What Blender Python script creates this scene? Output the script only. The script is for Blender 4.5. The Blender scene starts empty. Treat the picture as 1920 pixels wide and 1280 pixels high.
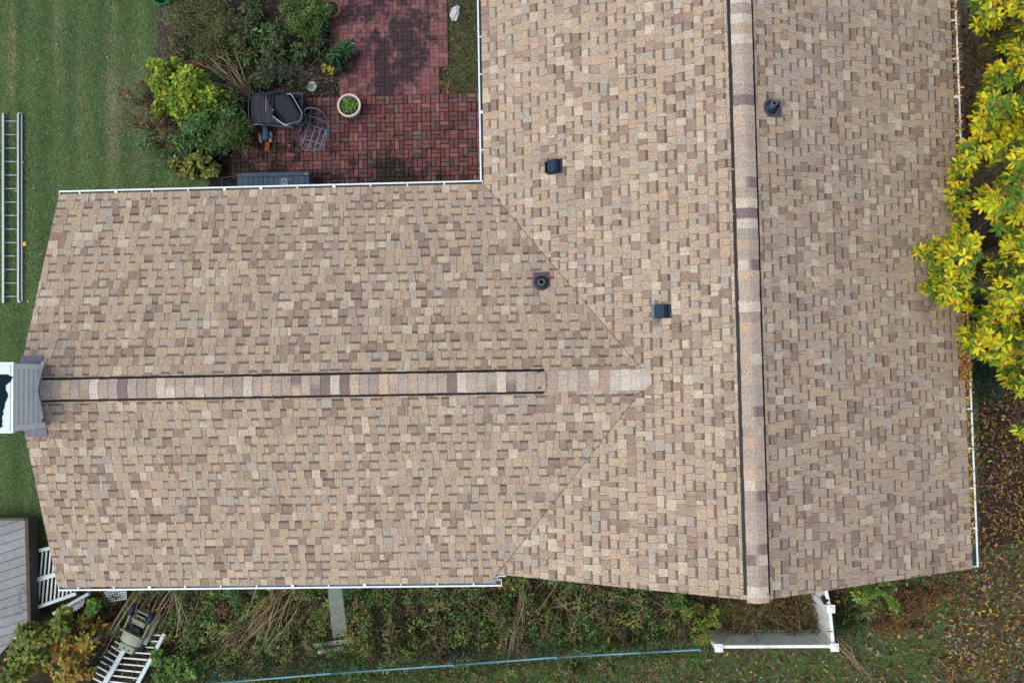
import bpy, math, random
import numpy as np
from mathutils import Vector, Matrix, noise as mnoise

random.seed(11)
rng = np.random.default_rng(11)
SC = bpy.context.scene
COL = SC.collection
R = math.radians

# ------------------------------------------------------------------ camera, sky, sun, exposure
Z0 = 5.0                                   # eave height above the ground
CAM_LOC = np.array([-2.995, -0.012, 12.76 + Z0])
CAM_ROT = (0.037, 0.029, -0.018)
FPX = 1494.0
cam_d = bpy.data.cameras.new('camera')
cam = bpy.data.objects.new('camera', cam_d)
COL.objects.link(cam)
cam.location = CAM_LOC
cam.rotation_euler = CAM_ROT
cam_d.sensor_width = 36.0
cam_d.lens = FPX * 36.0 / 1920.0
cam_d.clip_end = 500
SC.camera = cam

SUN_EL, SUN_AZ = 61.0, 255.0               # degrees; azimuth clockwise from +Y
world = bpy.data.worlds.new('World')
SC.world = world
world.use_nodes = True
wn = world.node_tree
bg = wn.nodes['Background']
sky = wn.nodes.new('ShaderNodeTexSky')
sky.sky_type = 'NISHITA'
sky.sun_disc = False
sky.sun_elevation = R(SUN_EL)
sky.sun_rotation = R(SUN_AZ)
sky.air_density = 1.0
sky.dust_density = 3.0
sky.ozone_density = 1.0
hsv = wn.nodes.new('ShaderNodeHueSaturation')      # a cloudy sky is greyer than a clear one
hsv.inputs['Saturation'].default_value = .72
wn.links.new(sky.outputs[0], hsv.inputs['Color'])
wn.links.new(hsv.outputs[0], bg.inputs[0])
bg.inputs[1].default_value = 0.14
sun_d = bpy.data.lights.new('sun', 'SUN')
sun_d.energy = 1.2
sun_d.angle = R(50)
sun_d.color = (1.0, 0.94, 0.85)
sun = bpy.data.objects.new('sun', sun_d)
COL.objects.link(sun)
_a = R(SUN_AZ)
_sd = Vector((math.sin(_a) * math.cos(R(SUN_EL)), math.cos(_a) * math.cos(R(SUN_EL)), math.sin(R(SUN_EL))))
sun.rotation_euler = _sd.to_track_quat('Z', 'Y').to_euler()
SC.view_settings.view_transform = 'Standard'
SC.view_settings.look = 'None'
SC.view_settings.exposure = 0.50
SC.view_settings.gamma = 1.0
SC.view_settings.use_curve_mapping = False
SC.cycles.max_bounces = 6

_M = np.array(Matrix.Rotation(CAM_ROT[2], 3, 'Z') @ Matrix.Rotation(CAM_ROT[1], 3, 'Y') @ Matrix.Rotation(CAM_ROT[0], 3, 'X'))


def at(px, py, z=0.0):
    """world point at height z that the photograph shows at pixel px, py (1920x1280)"""
    d = _M @ np.array([(px - 960) / FPX, (640 - py) / FPX, -1.0])
    t = (z - CAM_LOC[2]) / d[2]
    p = CAM_LOC + d * t
    return Vector((p[0], p[1], z))


def pix(P):
    q = (np.atleast_2d(np.asarray(P, float)) - CAM_LOC) @ _M
    return np.stack([960 + FPX * q[:, 0] / -q[:, 2], 640 - FPX * q[:, 1] / -q[:, 2]], 1)


def S(r, g, b, k=1.0):
    f = lambda c: (c / 255 / 12.92 if c / 255 < .04045 else ((c / 255 + .055) / 1.055) ** 2.4) * k
    return (f(r), f(g), f(b))


# ------------------------------------------------------------------ materials
def mat(name, col=(.5, .5, .5), rough=.7, attr=False, nscale=0, namt=.25, bump=0, bscale=None, metal=0, spec=.4,
        spot=None, spot_scale=5, spot_lo=.5, spot_hi=.6, detail=3, nscale2=0, namt2=0, coat=0):
    m = bpy.data.materials.new(name)
    m.use_nodes = True
    nt = m.node_tree
    b = nt.nodes['Principled BSDF']
    b.inputs['Roughness'].default_value = rough
    b.inputs['Metallic'].default_value = metal
    b.inputs['Specular IOR Level'].default_value = spec
    b.inputs['Coat Weight'].default_value = coat
    L = nt.links
    tc = nt.nodes.new('ShaderNodeTexCoord')
    if attr:
        a = nt.nodes.new('ShaderNodeVertexColor')
        a.layer_name = 'Col'
        c = a.outputs[0]
    else:
        a = nt.nodes.new('ShaderNodeRGB')
        a.outputs[0].default_value = (*col, 1)
        c = a.outputs[0]

    def mul(c, sc, amt, det):
        n = nt.nodes.new('ShaderNodeTexNoise')
        n.inputs['Scale'].default_value = sc
        n.inputs['Detail'].default_value = det
        n.inputs['Roughness'].default_value = .65
        L.new(tc.outputs['Object'], n.inputs['Vector'])
        mr = nt.nodes.new('ShaderNodeMapRange')
        mr.inputs['From Min'].default_value = .3
        mr.inputs['From Max'].default_value = .7
        mr.inputs['To Min'].default_value = 1 - amt
        mr.inputs['To Max'].default_value = 1 + amt
        mr.clamp = False
        L.new(n.outputs['Fac'], mr.inputs['Value'])
        mx = nt.nodes.new('ShaderNodeVectorMath')
        mx.operation = 'SCALE'
        L.new(c, mx.inputs[0])
        L.new(mr.outputs[0], mx.inputs['Scale'])
        return mx.outputs[0]
    if nscale:
        c = mul(c, nscale, namt, detail)
    if nscale2:
        c = mul(c, nscale2, namt2, 4)
    if spot is not None:
        n = nt.nodes.new('ShaderNodeTexNoise')
        n.inputs['Scale'].default_value = spot_scale
        n.inputs['Detail'].default_value = 6
        n.inputs['Roughness'].default_value = .6
        L.new(tc.outputs['Object'], n.inputs['Vector'])
        mr = nt.nodes.new('ShaderNodeMapRange')
        mr.inputs['From Min'].default_value = spot_lo
        mr.inputs['From Max'].default_value = spot_hi
        L.new(n.outputs['Fac'], mr.inputs['Value'])
        mx = nt.nodes.new('ShaderNodeMix')
        mx.data_type = 'RGBA'
        L.new(mr.outputs[0], mx.inputs['Factor'])
        L.new(c, mx.inputs['A'])
        mx.inputs['B'].default_value = (*spot, 1)
        c = mx.outputs['Result']
    L.new(c, b.inputs['Base Color'])
    if bump:
        n = nt.nodes.new('ShaderNodeTexNoise')
        n.inputs['Scale'].default_value = bscale or nscale or 40
        n.inputs['Detail'].default_value = 3
        L.new(tc.outputs['Object'], n.inputs['Vector'])
        bp = nt.nodes.new('ShaderNodeBump')
        bp.inputs['Strength'].default_value = bump
        bp.inputs['Distance'].default_value = .01
        L.new(n.outputs['Fac'], bp.inputs['Height'])
        L.new(bp.outputs[0], b.inputs['Normal'])
    return m


M = {}
M['shingle'] = mat('shingle_granules', attr=True, rough=.92, spec=.25, nscale=62, namt=.5, detail=2, nscale2=.9, namt2=.04, bump=.35, bscale=140)
M['felt'] = mat('roof_felt', (.05, .043, .04), .95)
M['black'] = mat('black_plastic', (.008, .009, .011), .55, spec=.3)
M['white'] = mat('white_aluminium', (.62, .70, .73), .35, nscale=9, namt=.06, spot=(.45, .46, .44), spot_scale=7, spot_lo=.60, spot_hi=.85)
M['gutter_dark'] = mat('dark_gutter_sheet', (.022, .036, .042), .35, nscale=12, namt=.4)  # dark blue-grey tone for the inside of a gutter
M['gutter_pale'] = mat('pale_gutter_sheet', (.20, .29, .33), .3, nscale=8, namt=.3)  # pale blue-grey tone for the inside of a gutter
M['siding'] = mat('vinyl_siding', (.78, .82, .82), .55, nscale=6, namt=.05)
M['wall'] = mat('wall_siding', (.50, .50, .47), .6, nscale=3, namt=.06)
M['flash_blue'] = mat('purple_flashing', (.125, .13, .185), .5, nscale=14, namt=.2, metal=.2)
M['flash'] = mat('brown_flashing', (.095, .065, .082), .5, nscale=20, namt=.2, metal=.1)
M['vent_blue'] = mat('dark_vent_plastic', (.007, .024, .050), .5, spec=.25)
M['vent_grey'] = mat('vent_cheek', (.055, .11, .15), .5)
M['pipe_boot'] = mat('rubber_boot', (.018, .032, .045), .5, nscale=30, namt=.3)
M['pipe'] = mat('pipe_plastic', (.10, .13, .15), .45)
M['rust'] = mat('chimney_cover', (.50, .60, .61), .45, nscale=11, namt=.07)
M['leaf'] = mat('leaf_surface', attr=True, rough=.5, spec=.35, nscale=25, namt=.12)
_nt = M['leaf'].node_tree                   # thin leaves let some light through
_p = _nt.nodes['Principled BSDF']
_tr = _nt.nodes.new('ShaderNodeBsdfTranslucent')
_mx = _nt.nodes.new('ShaderNodeMixShader')
_mx.inputs[0].default_value = .40
_nt.links.new(_p.inputs['Base Color'].links[0].from_socket, _tr.inputs['Color'])
_nt.links.new(_p.outputs[0], _mx.inputs[1])
_nt.links.new(_tr.outputs[0], _mx.inputs[2])
_nt.links.new(_mx.outputs[0], _nt.nodes['Material Output'].inputs['Surface'])
M['litter'] = mat('dry_leaf', attr=True, rough=.85, spec=.2, nscale=30, namt=.2)
M['grass'] = mat('grass_blade', attr=True, rough=.75, spec=.2)
M['stem'] = mat('dry_stem', attr=True, rough=.9, spec=.1)
M['bark'] = mat('bark', (.055, .043, .033), .95, nscale=20, namt=.35, bump=.5)
M['alu'] = mat('aluminium_rail', (.25, .30, .31), .42, nscale=14, namt=.15, metal=.45)
M['plastic'] = mat('painted_surface', attr=True, rough=.6, spec=.2, nscale=18, namt=.10)
M['wood'] = mat('painted_board', attr=True, rough=.75, nscale=9, namt=.13, nscale2=60, namt2=.10)
M['soil'] = mat('soil', attr=True, rough=1, spec=.05, nscale=34, namt=.7, detail=6, nscale2=7, namt2=.35, bump=.8, bscale=40)
M['metal_paint'] = mat('weathered_enamel', attr=True, rough=.5, nscale=25, namt=.25, spec=.4)
M['terracotta'] = mat('pot_clay', attr=True, rough=.8, nscale=14, namt=.14)
M['galv'] = mat('galvanised_steel', (.13, .27, .33), .5, nscale=10, namt=.2, metal=.3)
M['wire'] = mat('fence_wire', (.035, .075, .06), .6)
M['bag'] = mat('white_film', (.40, .46, .46), .4, nscale=12, namt=.15)


def brick_mat(name, tint):
    """bricks: colour per brick, and the algae stain (attribute Stain) broken up by noise"""
    m = mat(name, attr=True, rough=.88, spec=.2, nscale=45, namt=.25, detail=4, bump=.4, bscale=60)
    nt = m.node_tree
    L = nt.links
    b = nt.nodes['Principled BSDF']
    src = b.inputs['Base Color'].links[0].from_socket
    at_ = nt.nodes.new('ShaderNodeAttribute')
    at_.attribute_name = 'Stain'
    tc = nt.nodes.new('ShaderNodeTexCoord')
    acc = at_.outputs['Fac']
    for sc, det, amp in ((2.6, 8, 2.2), (11, 6, .9)):
        n = nt.nodes.new('ShaderNodeTexNoise')
        n.inputs['Scale'].default_value = sc
        n.inputs['Detail'].default_value = det
        n.inputs['Roughness'].default_value = .62
        L.new(tc.outputs['Object'], n.inputs['Vector'])
        ad = nt.nodes.new('ShaderNodeMath')
        ad.operation = 'MULTIPLY_ADD'
        L.new(n.outputs['Fac'], ad.inputs[0])
        ad.inputs[1].default_value = amp
        L.new(acc, ad.inputs[2])
        acc = ad.outputs[0]
    mr = nt.nodes.new('ShaderNodeMapRange')
    mr.inputs['From Min'].default_value = 1.84
    mr.inputs['From Max'].default_value = 2.16
    mr.inputs['To Max'].default_value = .93
    L.new(acc, mr.inputs['Value'])
    mx = nt.nodes.new('ShaderNodeMix')
    mx.data_type = 'RGBA'
    L.new(mr.outputs[0], mx.inputs['Factor'])
    L.new(src, mx.inputs['A'])
    mx.inputs['B'].default_value = (*tint, 1)
    L.new(mx.outputs['Result'], b.inputs['Base Color'])
    return m


M['brick_moss'] = brick_mat('mossy_brick', (.022, .021, .017))
M['brick_algae'] = brick_mat('algae_brick', (.030, .026, .031))


# ------------------------------------------------------------------ mesh helpers
def link(name, me, parent=None):
    o = bpy.data.objects.new(name, me)
    COL.objects.link(o)
    if parent is not None:
        o.parent = parent
    return o


def tag(o, label=None, cat=None, group=None, kind=None):
    if label:
        o['label'] = label
    if cat:
        o['category'] = cat
    if group:
        o['group'] = group
    if kind:
        o['kind'] = kind
    return o


def empty(name, loc, label=None, cat=None, group=None):
    """an Empty at a thing's base; parts are built in world coordinates and parented with the inverse offset"""
    o = bpy.data.objects.new(name, None)
    o.empty_display_size = .2
    COL.objects.link(o)
    o.location = loc
    return tag(o, label, cat, group)


def np_mesh(name, V, F, mats, cols=None, smooth=False):
    """V (n,3), F (m,k) all faces with k corners, cols per vertex (n,3)"""
    V = np.ascontiguousarray(V, dtype=np.float32)
    F = np.ascontiguousarray(F, dtype=np.int32)
    me = bpy.data.meshes.new(name)
    m, k = F.shape
    me.vertices.add(len(V))
    me.vertices.foreach_set('co', V.ravel())
    me.loops.add(m * k)
    me.loops.foreach_set('vertex_index', F.ravel())
    me.polygons.add(m)
    me.polygons.foreach_set('loop_start', np.arange(0, m * k, k, dtype=np.int32))
    if smooth:
        me.polygons.foreach_set('use_smooth', np.ones(m, dtype=bool))
    me.update(calc_edges=True)
    if cols is not None:
        a = me.color_attributes.new('Col', 'FLOAT_COLOR', 'POINT')
        c = np.ones((len(V), 4), dtype=np.float32)
        c[:, :3] = cols
        a.data.foreach_set('color', c.ravel())
    me.materials.append(mats)
    return me


class MB:
    """collects shapes with a colour per vertex; build() links them as one mesh object"""

    def __init__(self):
        self.v, self.f, self.c, self.st = [], [], [], []

    def add(self, vs, fs, col=(.5, .5, .5), stain=0.0):
        n = len(self.v)
        self.v += [tuple(x) for x in vs]
        self.f += [tuple(i + n for i in f) for f in fs]
        if isinstance(col[0], (int, float)):
            self.c += [col] * len(vs)
        else:
            self.c += list(col)
        self.st += [stain] * len(vs)

    def box(self, c, s, rz=0.0, col=(.5, .5, .5), rot=None, stain=0.0, taper=0.0):
        m = rot if rot is not None else Matrix.Rotation(rz, 3, 'Z')
        c = Vector(c)
        vs = []
        for z in (-.5, .5):
            k = 1 - (taper if z > 0 else 0)
            for x, y in ((-.5, -.5), (.5, -.5), (.5, .5), (-.5, .5)):
                vs.append(c + m @ Vector((x * s[0] * k, y * s[1] * k, z * s[2])))
        self.add(vs, [(3, 2, 1, 0), (4, 5, 6, 7), (0, 1, 5, 4), (1, 2, 6, 5), (2, 3, 7, 6), (3, 0, 4, 7)], col, stain)

    def bar(self, a, b, w, h, col=(.5, .5, .5), up=(0, 0, 1)):
        """box from a to b, w wide (sideways) and h high"""
        a, b = Vector(a), Vector(b)
        x = (b - a)
        ln = x.length
        x.normalize()
        u = Vector(up)
        y = u.cross(x)
        if y.length < 1e-4:
            y = Vector((0, 1, 0)).cross(x)
        y.normalize()
        z = x.cross(y)
        self.box((a + b) / 2, (ln, w, h), col=col, rot=Matrix((x, y, z)).transposed())

    def tube(self, pts, rad, n=6, col=(.5, .5, .5), cap=True):
        pts = [Vector(p) for p in pts]
        k = len(pts)
        rads = rad if isinstance(rad, (list, tuple)) else [rad] * k
        vs, fs = [], []
        for i, p in enumerate(pts):
            t = (pts[min(i + 1, k - 1)] - pts[max(i - 1, 0)])
            t.normalize()
            ref = Vector((0, 0, 1)) if abs(t.z) < .9 else Vector((1, 0, 0))
            x = t.cross(ref).normalized()
            y = t.cross(x).normalized()
            for j in range(n):
                a = 2 * math.pi * j / n
                vs.append(p + (x * math.cos(a) + y * math.sin(a)) * rads[i])
        for i in range(k - 1):
            for j in range(n):
                fs.append((i * n + j, i * n + (j + 1) % n, (i + 1) * n + (j + 1) % n, (i + 1) * n + j))
        if cap:
            fs.append(tuple(range(n)))
            fs.append(tuple((k - 1) * n + j for j in range(n))[::-1])
        self.add(vs, fs, col)

    def lathe(self, c, prof, n=24, col=(.5, .5, .5), axis=None, sx=1, sy=1):
        """prof: list of (radius, height)"""
        c = Vector(c)
        q = Vector((0, 0, 1)).rotation_difference(Vector(axis)).to_matrix() if axis is not None else Matrix.Identity(3)
        vs, fs = [], []
        for r, h in prof:
            for j in range(n):
                a = 2 * math.pi * j / n
                vs.append(c + q @ Vector((r * math.cos(a) * sx, r * math.sin(a) * sy, h)))
        for i in range(len(prof) - 1):
            for j in range(n):
                fs.append((i * n + j, i * n + (j + 1) % n, (i + 1) * n + (j + 1) % n, (i + 1) * n + j))
        self.add(vs, fs, col)

    def prism(self, poly, z0, z1, col=(.5, .5, .5), stain=0.0):
        n = len(poly)
        vs = [(p[0], p[1], z0) for p in poly] + [(p[0], p[1], z1) for p in poly]
        fs = [tuple(range(n))[::-1], tuple(range(n, 2 * n))]
        fs += [(i, (i + 1) % n, n + (i + 1) % n, n + i) for i in range(n)]
        self.add(vs, fs, col, stain)

    def extrude(self, prof, a, b, out, col=(.5, .5, .5)):
        """closed profile of (outward, up) points swept from a to b; out = outward unit vector"""
        a, b, out = Vector(a), Vector(b), Vector(out)
        n = len(prof)
        vs = [a + out * p + Vector((0, 0, h)) for p, h in prof] + [b + out * p + Vector((0, 0, h)) for p, h in prof]
        fs = [(i, (i + 1) % n, n + (i + 1) % n, n + i) for i in range(n)]
        self.add(vs, fs, col)

    def mesh(self, name, m, stain=False):
        me = bpy.data.meshes.new(name)
        me.from_pydata(self.v, [], self.f)
        a = me.color_attributes.new('Col', 'FLOAT_COLOR', 'POINT')
        a.data.foreach_set('color', np.array([(*c, 1.0) for c in self.c], dtype=np.float32).ravel())
        if stain:
            s = me.attributes.new('Stain', 'FLOAT', 'POINT')
            s.data.foreach_set('value', np.array(self.st, dtype=np.float32))
        me.materials.append(m)
        return me

    def build(self, name, m, parent=None, smooth=False, stain=False, bevel=0):
        me = self.mesh(name, m, stain)
        if smooth:
            me.polygons.foreach_set('use_smooth', np.ones(len(me.polygons), dtype=bool))
        o = link(name, me)
        if parent is not None:
            root = parent
            off = Vector((0, 0, 0))
            while root is not None:
                off += root.location
                root = root.parent
            o.parent = parent
            o.location = -off
        if bevel:
            md = o.modifiers.new('bevel', 'BEVEL')
            md.width = bevel
            md.segments = 2
            md.limit_method = 'ANGLE'
        return o


def root_off(parent):
    off = Vector((0, 0, 0))
    while parent is not None:
        off += parent.location
        parent = parent.parent
    return off


def put(o, parent):
    off = root_off(parent)
    o.parent = parent
    o.location = -off
    return o


def unit(a):
    return a / (np.linalg.norm(a, axis=1, keepdims=True) + 1e-9)


def leaf_arrays(P, D, Nn, ln, wd, cols, fold=.25, droop=.15, wmid=.55):
    """leaves from base P along D with normal Nn: two folded quads each"""
    D = unit(D)
    Sd = unit(np.cross(D, Nn))
    Nn = unit(np.cross(Sd, D))
    ln = np.broadcast_to(ln, (len(P),))[:, None]
    wd = np.broadcast_to(wd, (len(P),))[:, None]
    b = P
    t = P + D * ln - Nn * ln * droop
    l1 = P + D * ln * .30 + Sd * wd * .42 + Nn * wd * fold
    r1 = P + D * ln * .30 - Sd * wd * .42 + Nn * wd * fold
    l2 = P + D * ln * .72 + Sd * wd * .40 + Nn * wd * fold - Nn * ln * droop * .4
    r2 = P + D * ln * .72 - Sd * wd * .40 + Nn * wd * fold - Nn * ln * droop * .4
    V = np.stack([b, l1, l2, t, r2, r1], 1).reshape(-1, 3)
    i = np.arange(len(P))[:, None] * 6
    F = np.concatenate([i + np.array([[0, 3, 2, 1]]), i + np.array([[0, 5, 4, 3]])], 0)
    C = np.repeat(cols, 6, axis=0)
    return V, F, C


def pick(palette, n, jit=.18):
    """palette: [(weight, rgb)] -> n jittered colours"""
    w = np.array([p[0] for p in palette], float)
    c = np.array([p[1] for p in palette])
    idx = rng.choice(len(w), n, p=w / w.sum())
    return np.clip(c[idx] * (1 + rng.normal(0, jit, (n, 1))) * (1 + rng.normal(0, jit * .35, (n, 3))), .003, 1)


def rand_dir(n, up=0.0):
    d = rng.normal(0, 1, (n, 3))
    d = unit(d)
    d[:, 2] += up
    return unit(d)


# palettes: linear colours
G_DARK = [(3, (.022, .05, .018)), (2, (.035, .075, .025)), (1, (.05, .085, .03))]
G_MID = [(3, (.045, .095, .025)), (2, (.07, .13, .03)), (1, (.09, .12, .035))]
G_LIGHT = [(3, (.10, .19, .035)), (2, (.14, .22, .04)), (1, (.07, .13, .03))]
G_YEL = [(3, (.20, .25, .022)), (3, (.12, .20, .03)), (1.2, (.30, .27, .03)), (.4, (.16, .10, .03))]
G_OLIVE = [(3, (.075, .095, .03)), (2, (.11, .12, .045)), (1, (.14, .12, .06)), (1, (.045, .075, .025))]
G_SAGE = [(2, (.07, .095, .07)), (1, (.10, .12, .10))]
BROWNS = [(3, (.10, .052, .025)), (2, (.16, .085, .035)), (2, (.055, .033, .022)), (1, (.22, .13, .05)), (1, (.15, .10, .085))]
STRAW = [(2, (.22, .16, .09)), (1, (.30, .23, .14)), (1, (.13, .09, .05))]


# ------------------------------------------------------------------ plan of the house (from the photograph)
W = 3.75
HM, HW = 1.639, 1.066
XL, YT, YB, YG = -10.747, 3.008, -3.337, -3.208
YN = 7.4                                    # far gable, outside the frame
YM = (YT + YB) / 2
HALF = (YT - YB) / 2
XI = -W + HW / HM * W
E = 0.143                                   # shingle exposure

# ------------------------------------------------------------------ ground
def dry_at(x, y):
    p = pix([(x, y, 0)])[0]
    px, py = p
    g = lambda a, b, s: math.exp(-((a - b) / s) ** 2)
    d = .75 * g(px, 24, 9) * g(py, 90, 110) + .55 * g(px, 212, 14) * g(py, 190, 150) + .35 * g(px, 108, 9) * g(py, 60, 90)
    d += .3 * g(px, 150, 10) * g(py, 200, 160) + .25 * g(px, 262, 22) * g(py, 200, 140)
    return d


gnd_c = (.075, .112, .042)
gx = np.linspace(-60, 60, 25)
ground_v = [(x, y, 0) for y in gx for x in gx]
ground_f = [(j * 25 + i, j * 25 + i + 1, (j + 1) * 25 + i + 1, (j + 1) * 25 + i) for j in range(24) for i in range(24)]
mb = MB()
mb.add(ground_v, ground_f, gnd_c)
ground = mb.build('ground', M['soil'])
tag(ground, kind='structure')


def sheet(name, pts, z, col, jag=.06, m='soil'):
    """flat irregular patch of ground, edges roughened"""
    out = []
    P = [at(x, y, z) for x, y in pts]
    n = len(P)
    for i in range(n):
        a, b = P[i], P[(i + 1) % n]
        k = max(1, int((b - a).length / .15))
        for j in range(k):
            p = a.lerp(b, j / k)
            d = (b - a).normalized()
            q = mnoise.noise(Vector((p.x * 3, p.y * 3, 7))) * jag * 2 if jag else 0
            out.append((p.x - d.y * q, p.y + d.x * q, z))
    b = MB()
    b.add(out, [tuple(range(len(out)))], col)
    return tag(b.build(name, M[m]), kind='structure')


sheet('garden_bed', [(275, -40), (300, 20), (296, 95), (286, 130), (262, 190), (300, 260), (335, 330), (392, 335), (400, 262), (470, 235), (560, 182), (660, 182), (655, 90), (615, 30), (605, -40)],
      .004, (.030, .024, .020))
sheet('mulch_patch', [(292, 15), (340, 22), (345, 75), (330, 112), (296, 120), (298, 70)], .008, (.075, .062, .055))
sheet('side_bed', [(842, -40), (905, -40), (905, 182), (815, 182), (815, 122), (842, 122)], .004, (.035, .030, .024), .0)
sheet('weedy_bank', [(55, 1030), (120, 1060), (1835, 1060), (1835, 560), (1930, 560), (1930, 1100), (1640, 1130), (1575, 1210), (1310, 1222), (900, 1262), (360, 1300), (-30, 1320), (-30, 1200)],
      .004, (.035, .028, .020), .05)

# ------------------------------------------------------------------ grass
def inside(px, py, poly):
    r = np.zeros(len(px), bool)
    n = len(poly)
    for i in range(n):
        x1, y1 = poly[i]
        x2, y2 = poly[(i + 1) % n]
        c = ((y1 > py) != (y2 > py))
        with np.errstate(divide='ignore', invalid='ignore'):
            xx = (x2 - x1) * (py - y1) / (y2 - y1 + 1e-12) + x1
        r ^= c & (px < xx)
    return r


def lownoise(x, y, s, seed=0):
    a = np.zeros(len(x))
    r = np.random.default_rng(seed)
    for k in range(9):
        th = r.uniform(0, 2 * math.pi)
        f = s * r.uniform(.5, 1.9)
        a += np.sin((x * math.cos(th) + y * math.sin(th)) * f + r.uniform(0, 6.28)) * r.uniform(.4, 1)
    return a / 4.5


def at_np(px, py, z):
    d = np.stack([(px - 960) / FPX, (640 - py) / FPX, -np.ones(len(px))], 1) @ _M.T
    t = (z - CAM_LOC[2]) / d[:, 2]
    return CAM_LOC + d * np.reshape(t, (-1, 1))


def grass(name, poly, dens, colf, hmin=.03, hmax=.075, wid=.011, spread=1.0):
    xs = [p[0] for p in poly]
    ys = [p[1] for p in poly]
    x0, x1, y0, y1 = min(xs), max(xs), min(ys), max(ys)
    n = int((x1 - x0) * (y1 - y0) / 84.0 ** 2 * dens)
    px, py = rng.uniform(x0, x1, n), rng.uniform(y0, y1, n)
    k = inside(px, py, poly)
    px, py = px[k], py[k]
    P = at_np(px, py, np.full(len(px), .004))
    n = len(P)
    h = rng.uniform(hmin, hmax, n)
    a = rng.uniform(0, 2 * math.pi, n)
    lean = np.stack([np.cos(a), np.sin(a), np.zeros(n)], 1) * (rng.uniform(.3, 1.3, n) * spread)[:, None]
    tip = P + (lean + np.array([0, 0, .8])) * h[:, None]
    sd = np.stack([-np.sin(a), np.cos(a), np.zeros(n)], 1) * wid * rng.uniform(.6, 1.2, (n, 1)) / 2
    V = np.stack([P - sd, P + sd, tip], 1).reshape(-1, 3)
    F = np.arange(3 * n).reshape(-1, 3)
    c = colf(px, py, P)
    C = np.repeat(c, 3, axis=0)
    C[0::3] *= .8
    C[1::3] *= .8
    return tag(link(name, np_mesh(name, V, F, M['grass'], C)), kind='stuff')


def lawn_col(px, py, P):
    n = len(px)
    base = np.array([.066, .104, .038])
    lush = np.array([.036, .070, .024])
    dry = np.array([.150, .135, .088])
    st = .5 + .62 * np.sin(px / 52 * 2 * math.pi + .6 + .5 * lownoise(P[:, 0], P[:, 1], 1.0, 5))
    pt = lownoise(P[:, 0], P[:, 1], 2.2, 3)
    f = np.clip(.55 * st + .35 * pt + .1, 0, 1)[:, None]
    c = base * f + lush * (1 - f)
    d = np.zeros(n)
    g = lambda a, b, s: np.exp(-((a - b) / s) ** 2)
    d += .75 * g(px, 24, 8) * g(py, 100, 110) + .6 * g(px, 212, 11) * g(py, 200, 150) + .35 * g(px, 108, 9) * g(py, 60, 90)
    d += .35 * g(px, 150, 10) * g(py, 190, 120) + .25 * g(px, 262, 20) * g(py, 200, 140)
    d = np.clip(d * (1 + .6 * lownoise(P[:, 0], P[:, 1], 6, 9)) + .10 * np.clip(lownoise(P[:, 0], P[:, 1], 9, 12), 0, 1), 0, .8)[:, None]
    c = c * (1 - d) + dry * d
    st = rng.random(n) < .05
    c[st] = np.array([.15, .14, .075])
    return c * 3.0 * (1 + rng.normal(0, .2, (n, 1)))


def side_lawn_col(px, py, P):
    n = len(px)
    f = np.clip(.5 + .7 * lownoise(P[:, 0], P[:, 1], 2.0, 21), 0, 1)[:, None]
    c = np.array([.030, .072, .020]) * f + np.array([.050, .070, .026]) * (1 - f)
    k = rng.random(n) < .12
    c[k] = (.12, .105, .05)
    return c * 2.5 * (1 + rng.normal(0, .25, (n, 1)))


grass('lawn_grass', [(-260, -200), (270, -200), (275, -30), (300, 20), (296, 95), (286, 130), (262, 190), (300, 260), (335, 330), (392, 335), (394, 372), (130, 372), (60, 700), (60, 980), (-260, 985)], 4200, lawn_col)
grass('shaded_lawn_grass', [(60, 640), (150, 600), (160, 1040), (105, 1040), (62, 1045), (62, 968)], 1500, side_lawn_col)
grass('side_lawn_grass', [(360, 1292), (900, 1255), (1310, 1214), (1575, 1212), (1580, 1090), (1640, 1075), (1940, 1010), (2080, 1000), (2080, 1420), (360, 1420)], 3300, side_lawn_col, .03, .09)

# ------------------------------------------------------------------ patio of bricks
patio_z = .05
BR_LOWER = [(.9, (.180, .070, .070)), (1.3, (.145, .058, .061)), (.3, (.20, .088, .076)), (.8, (.105, .052, .052)), (.10, (.14, .10, .072)), (.4, (.115, .078, .070))]
BR_UPPER = [(2, (.182, .080, .082)), (1.2, (.162, .071, .075)), (.6, (.205, .089, .087)), (.3, (.14, .066, .069))]
pl = [at(384, 356, 0), at(900, 356, 0), at(900, 178, 0), at(560, 182, 0)]
patio = sheet('patio', [(388, 262), (560, 180), (600, 178), (600, -60), (842, -60), (842, 122), (822, 124), (822, 178), (900, 178), (900, 365), (388, 365)], .012, (.020, .018, .015), 0)
CELL = .2065
p0 = at(392, 178, patio_z)
p1 = at(893, 352, patio_z)
ub = at(838, 0, patio_z)
us = at(819, 150, patio_z)
SPLIT_Y = at(700, 180, patio_z).y
bricks = []
x_org, y_org = at(893, 178, 0).x, SPLIT_Y


def upper_left(py):                    # left edge of the upper paving, in pixels
    return 605 + max(0, py) * .22


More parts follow.
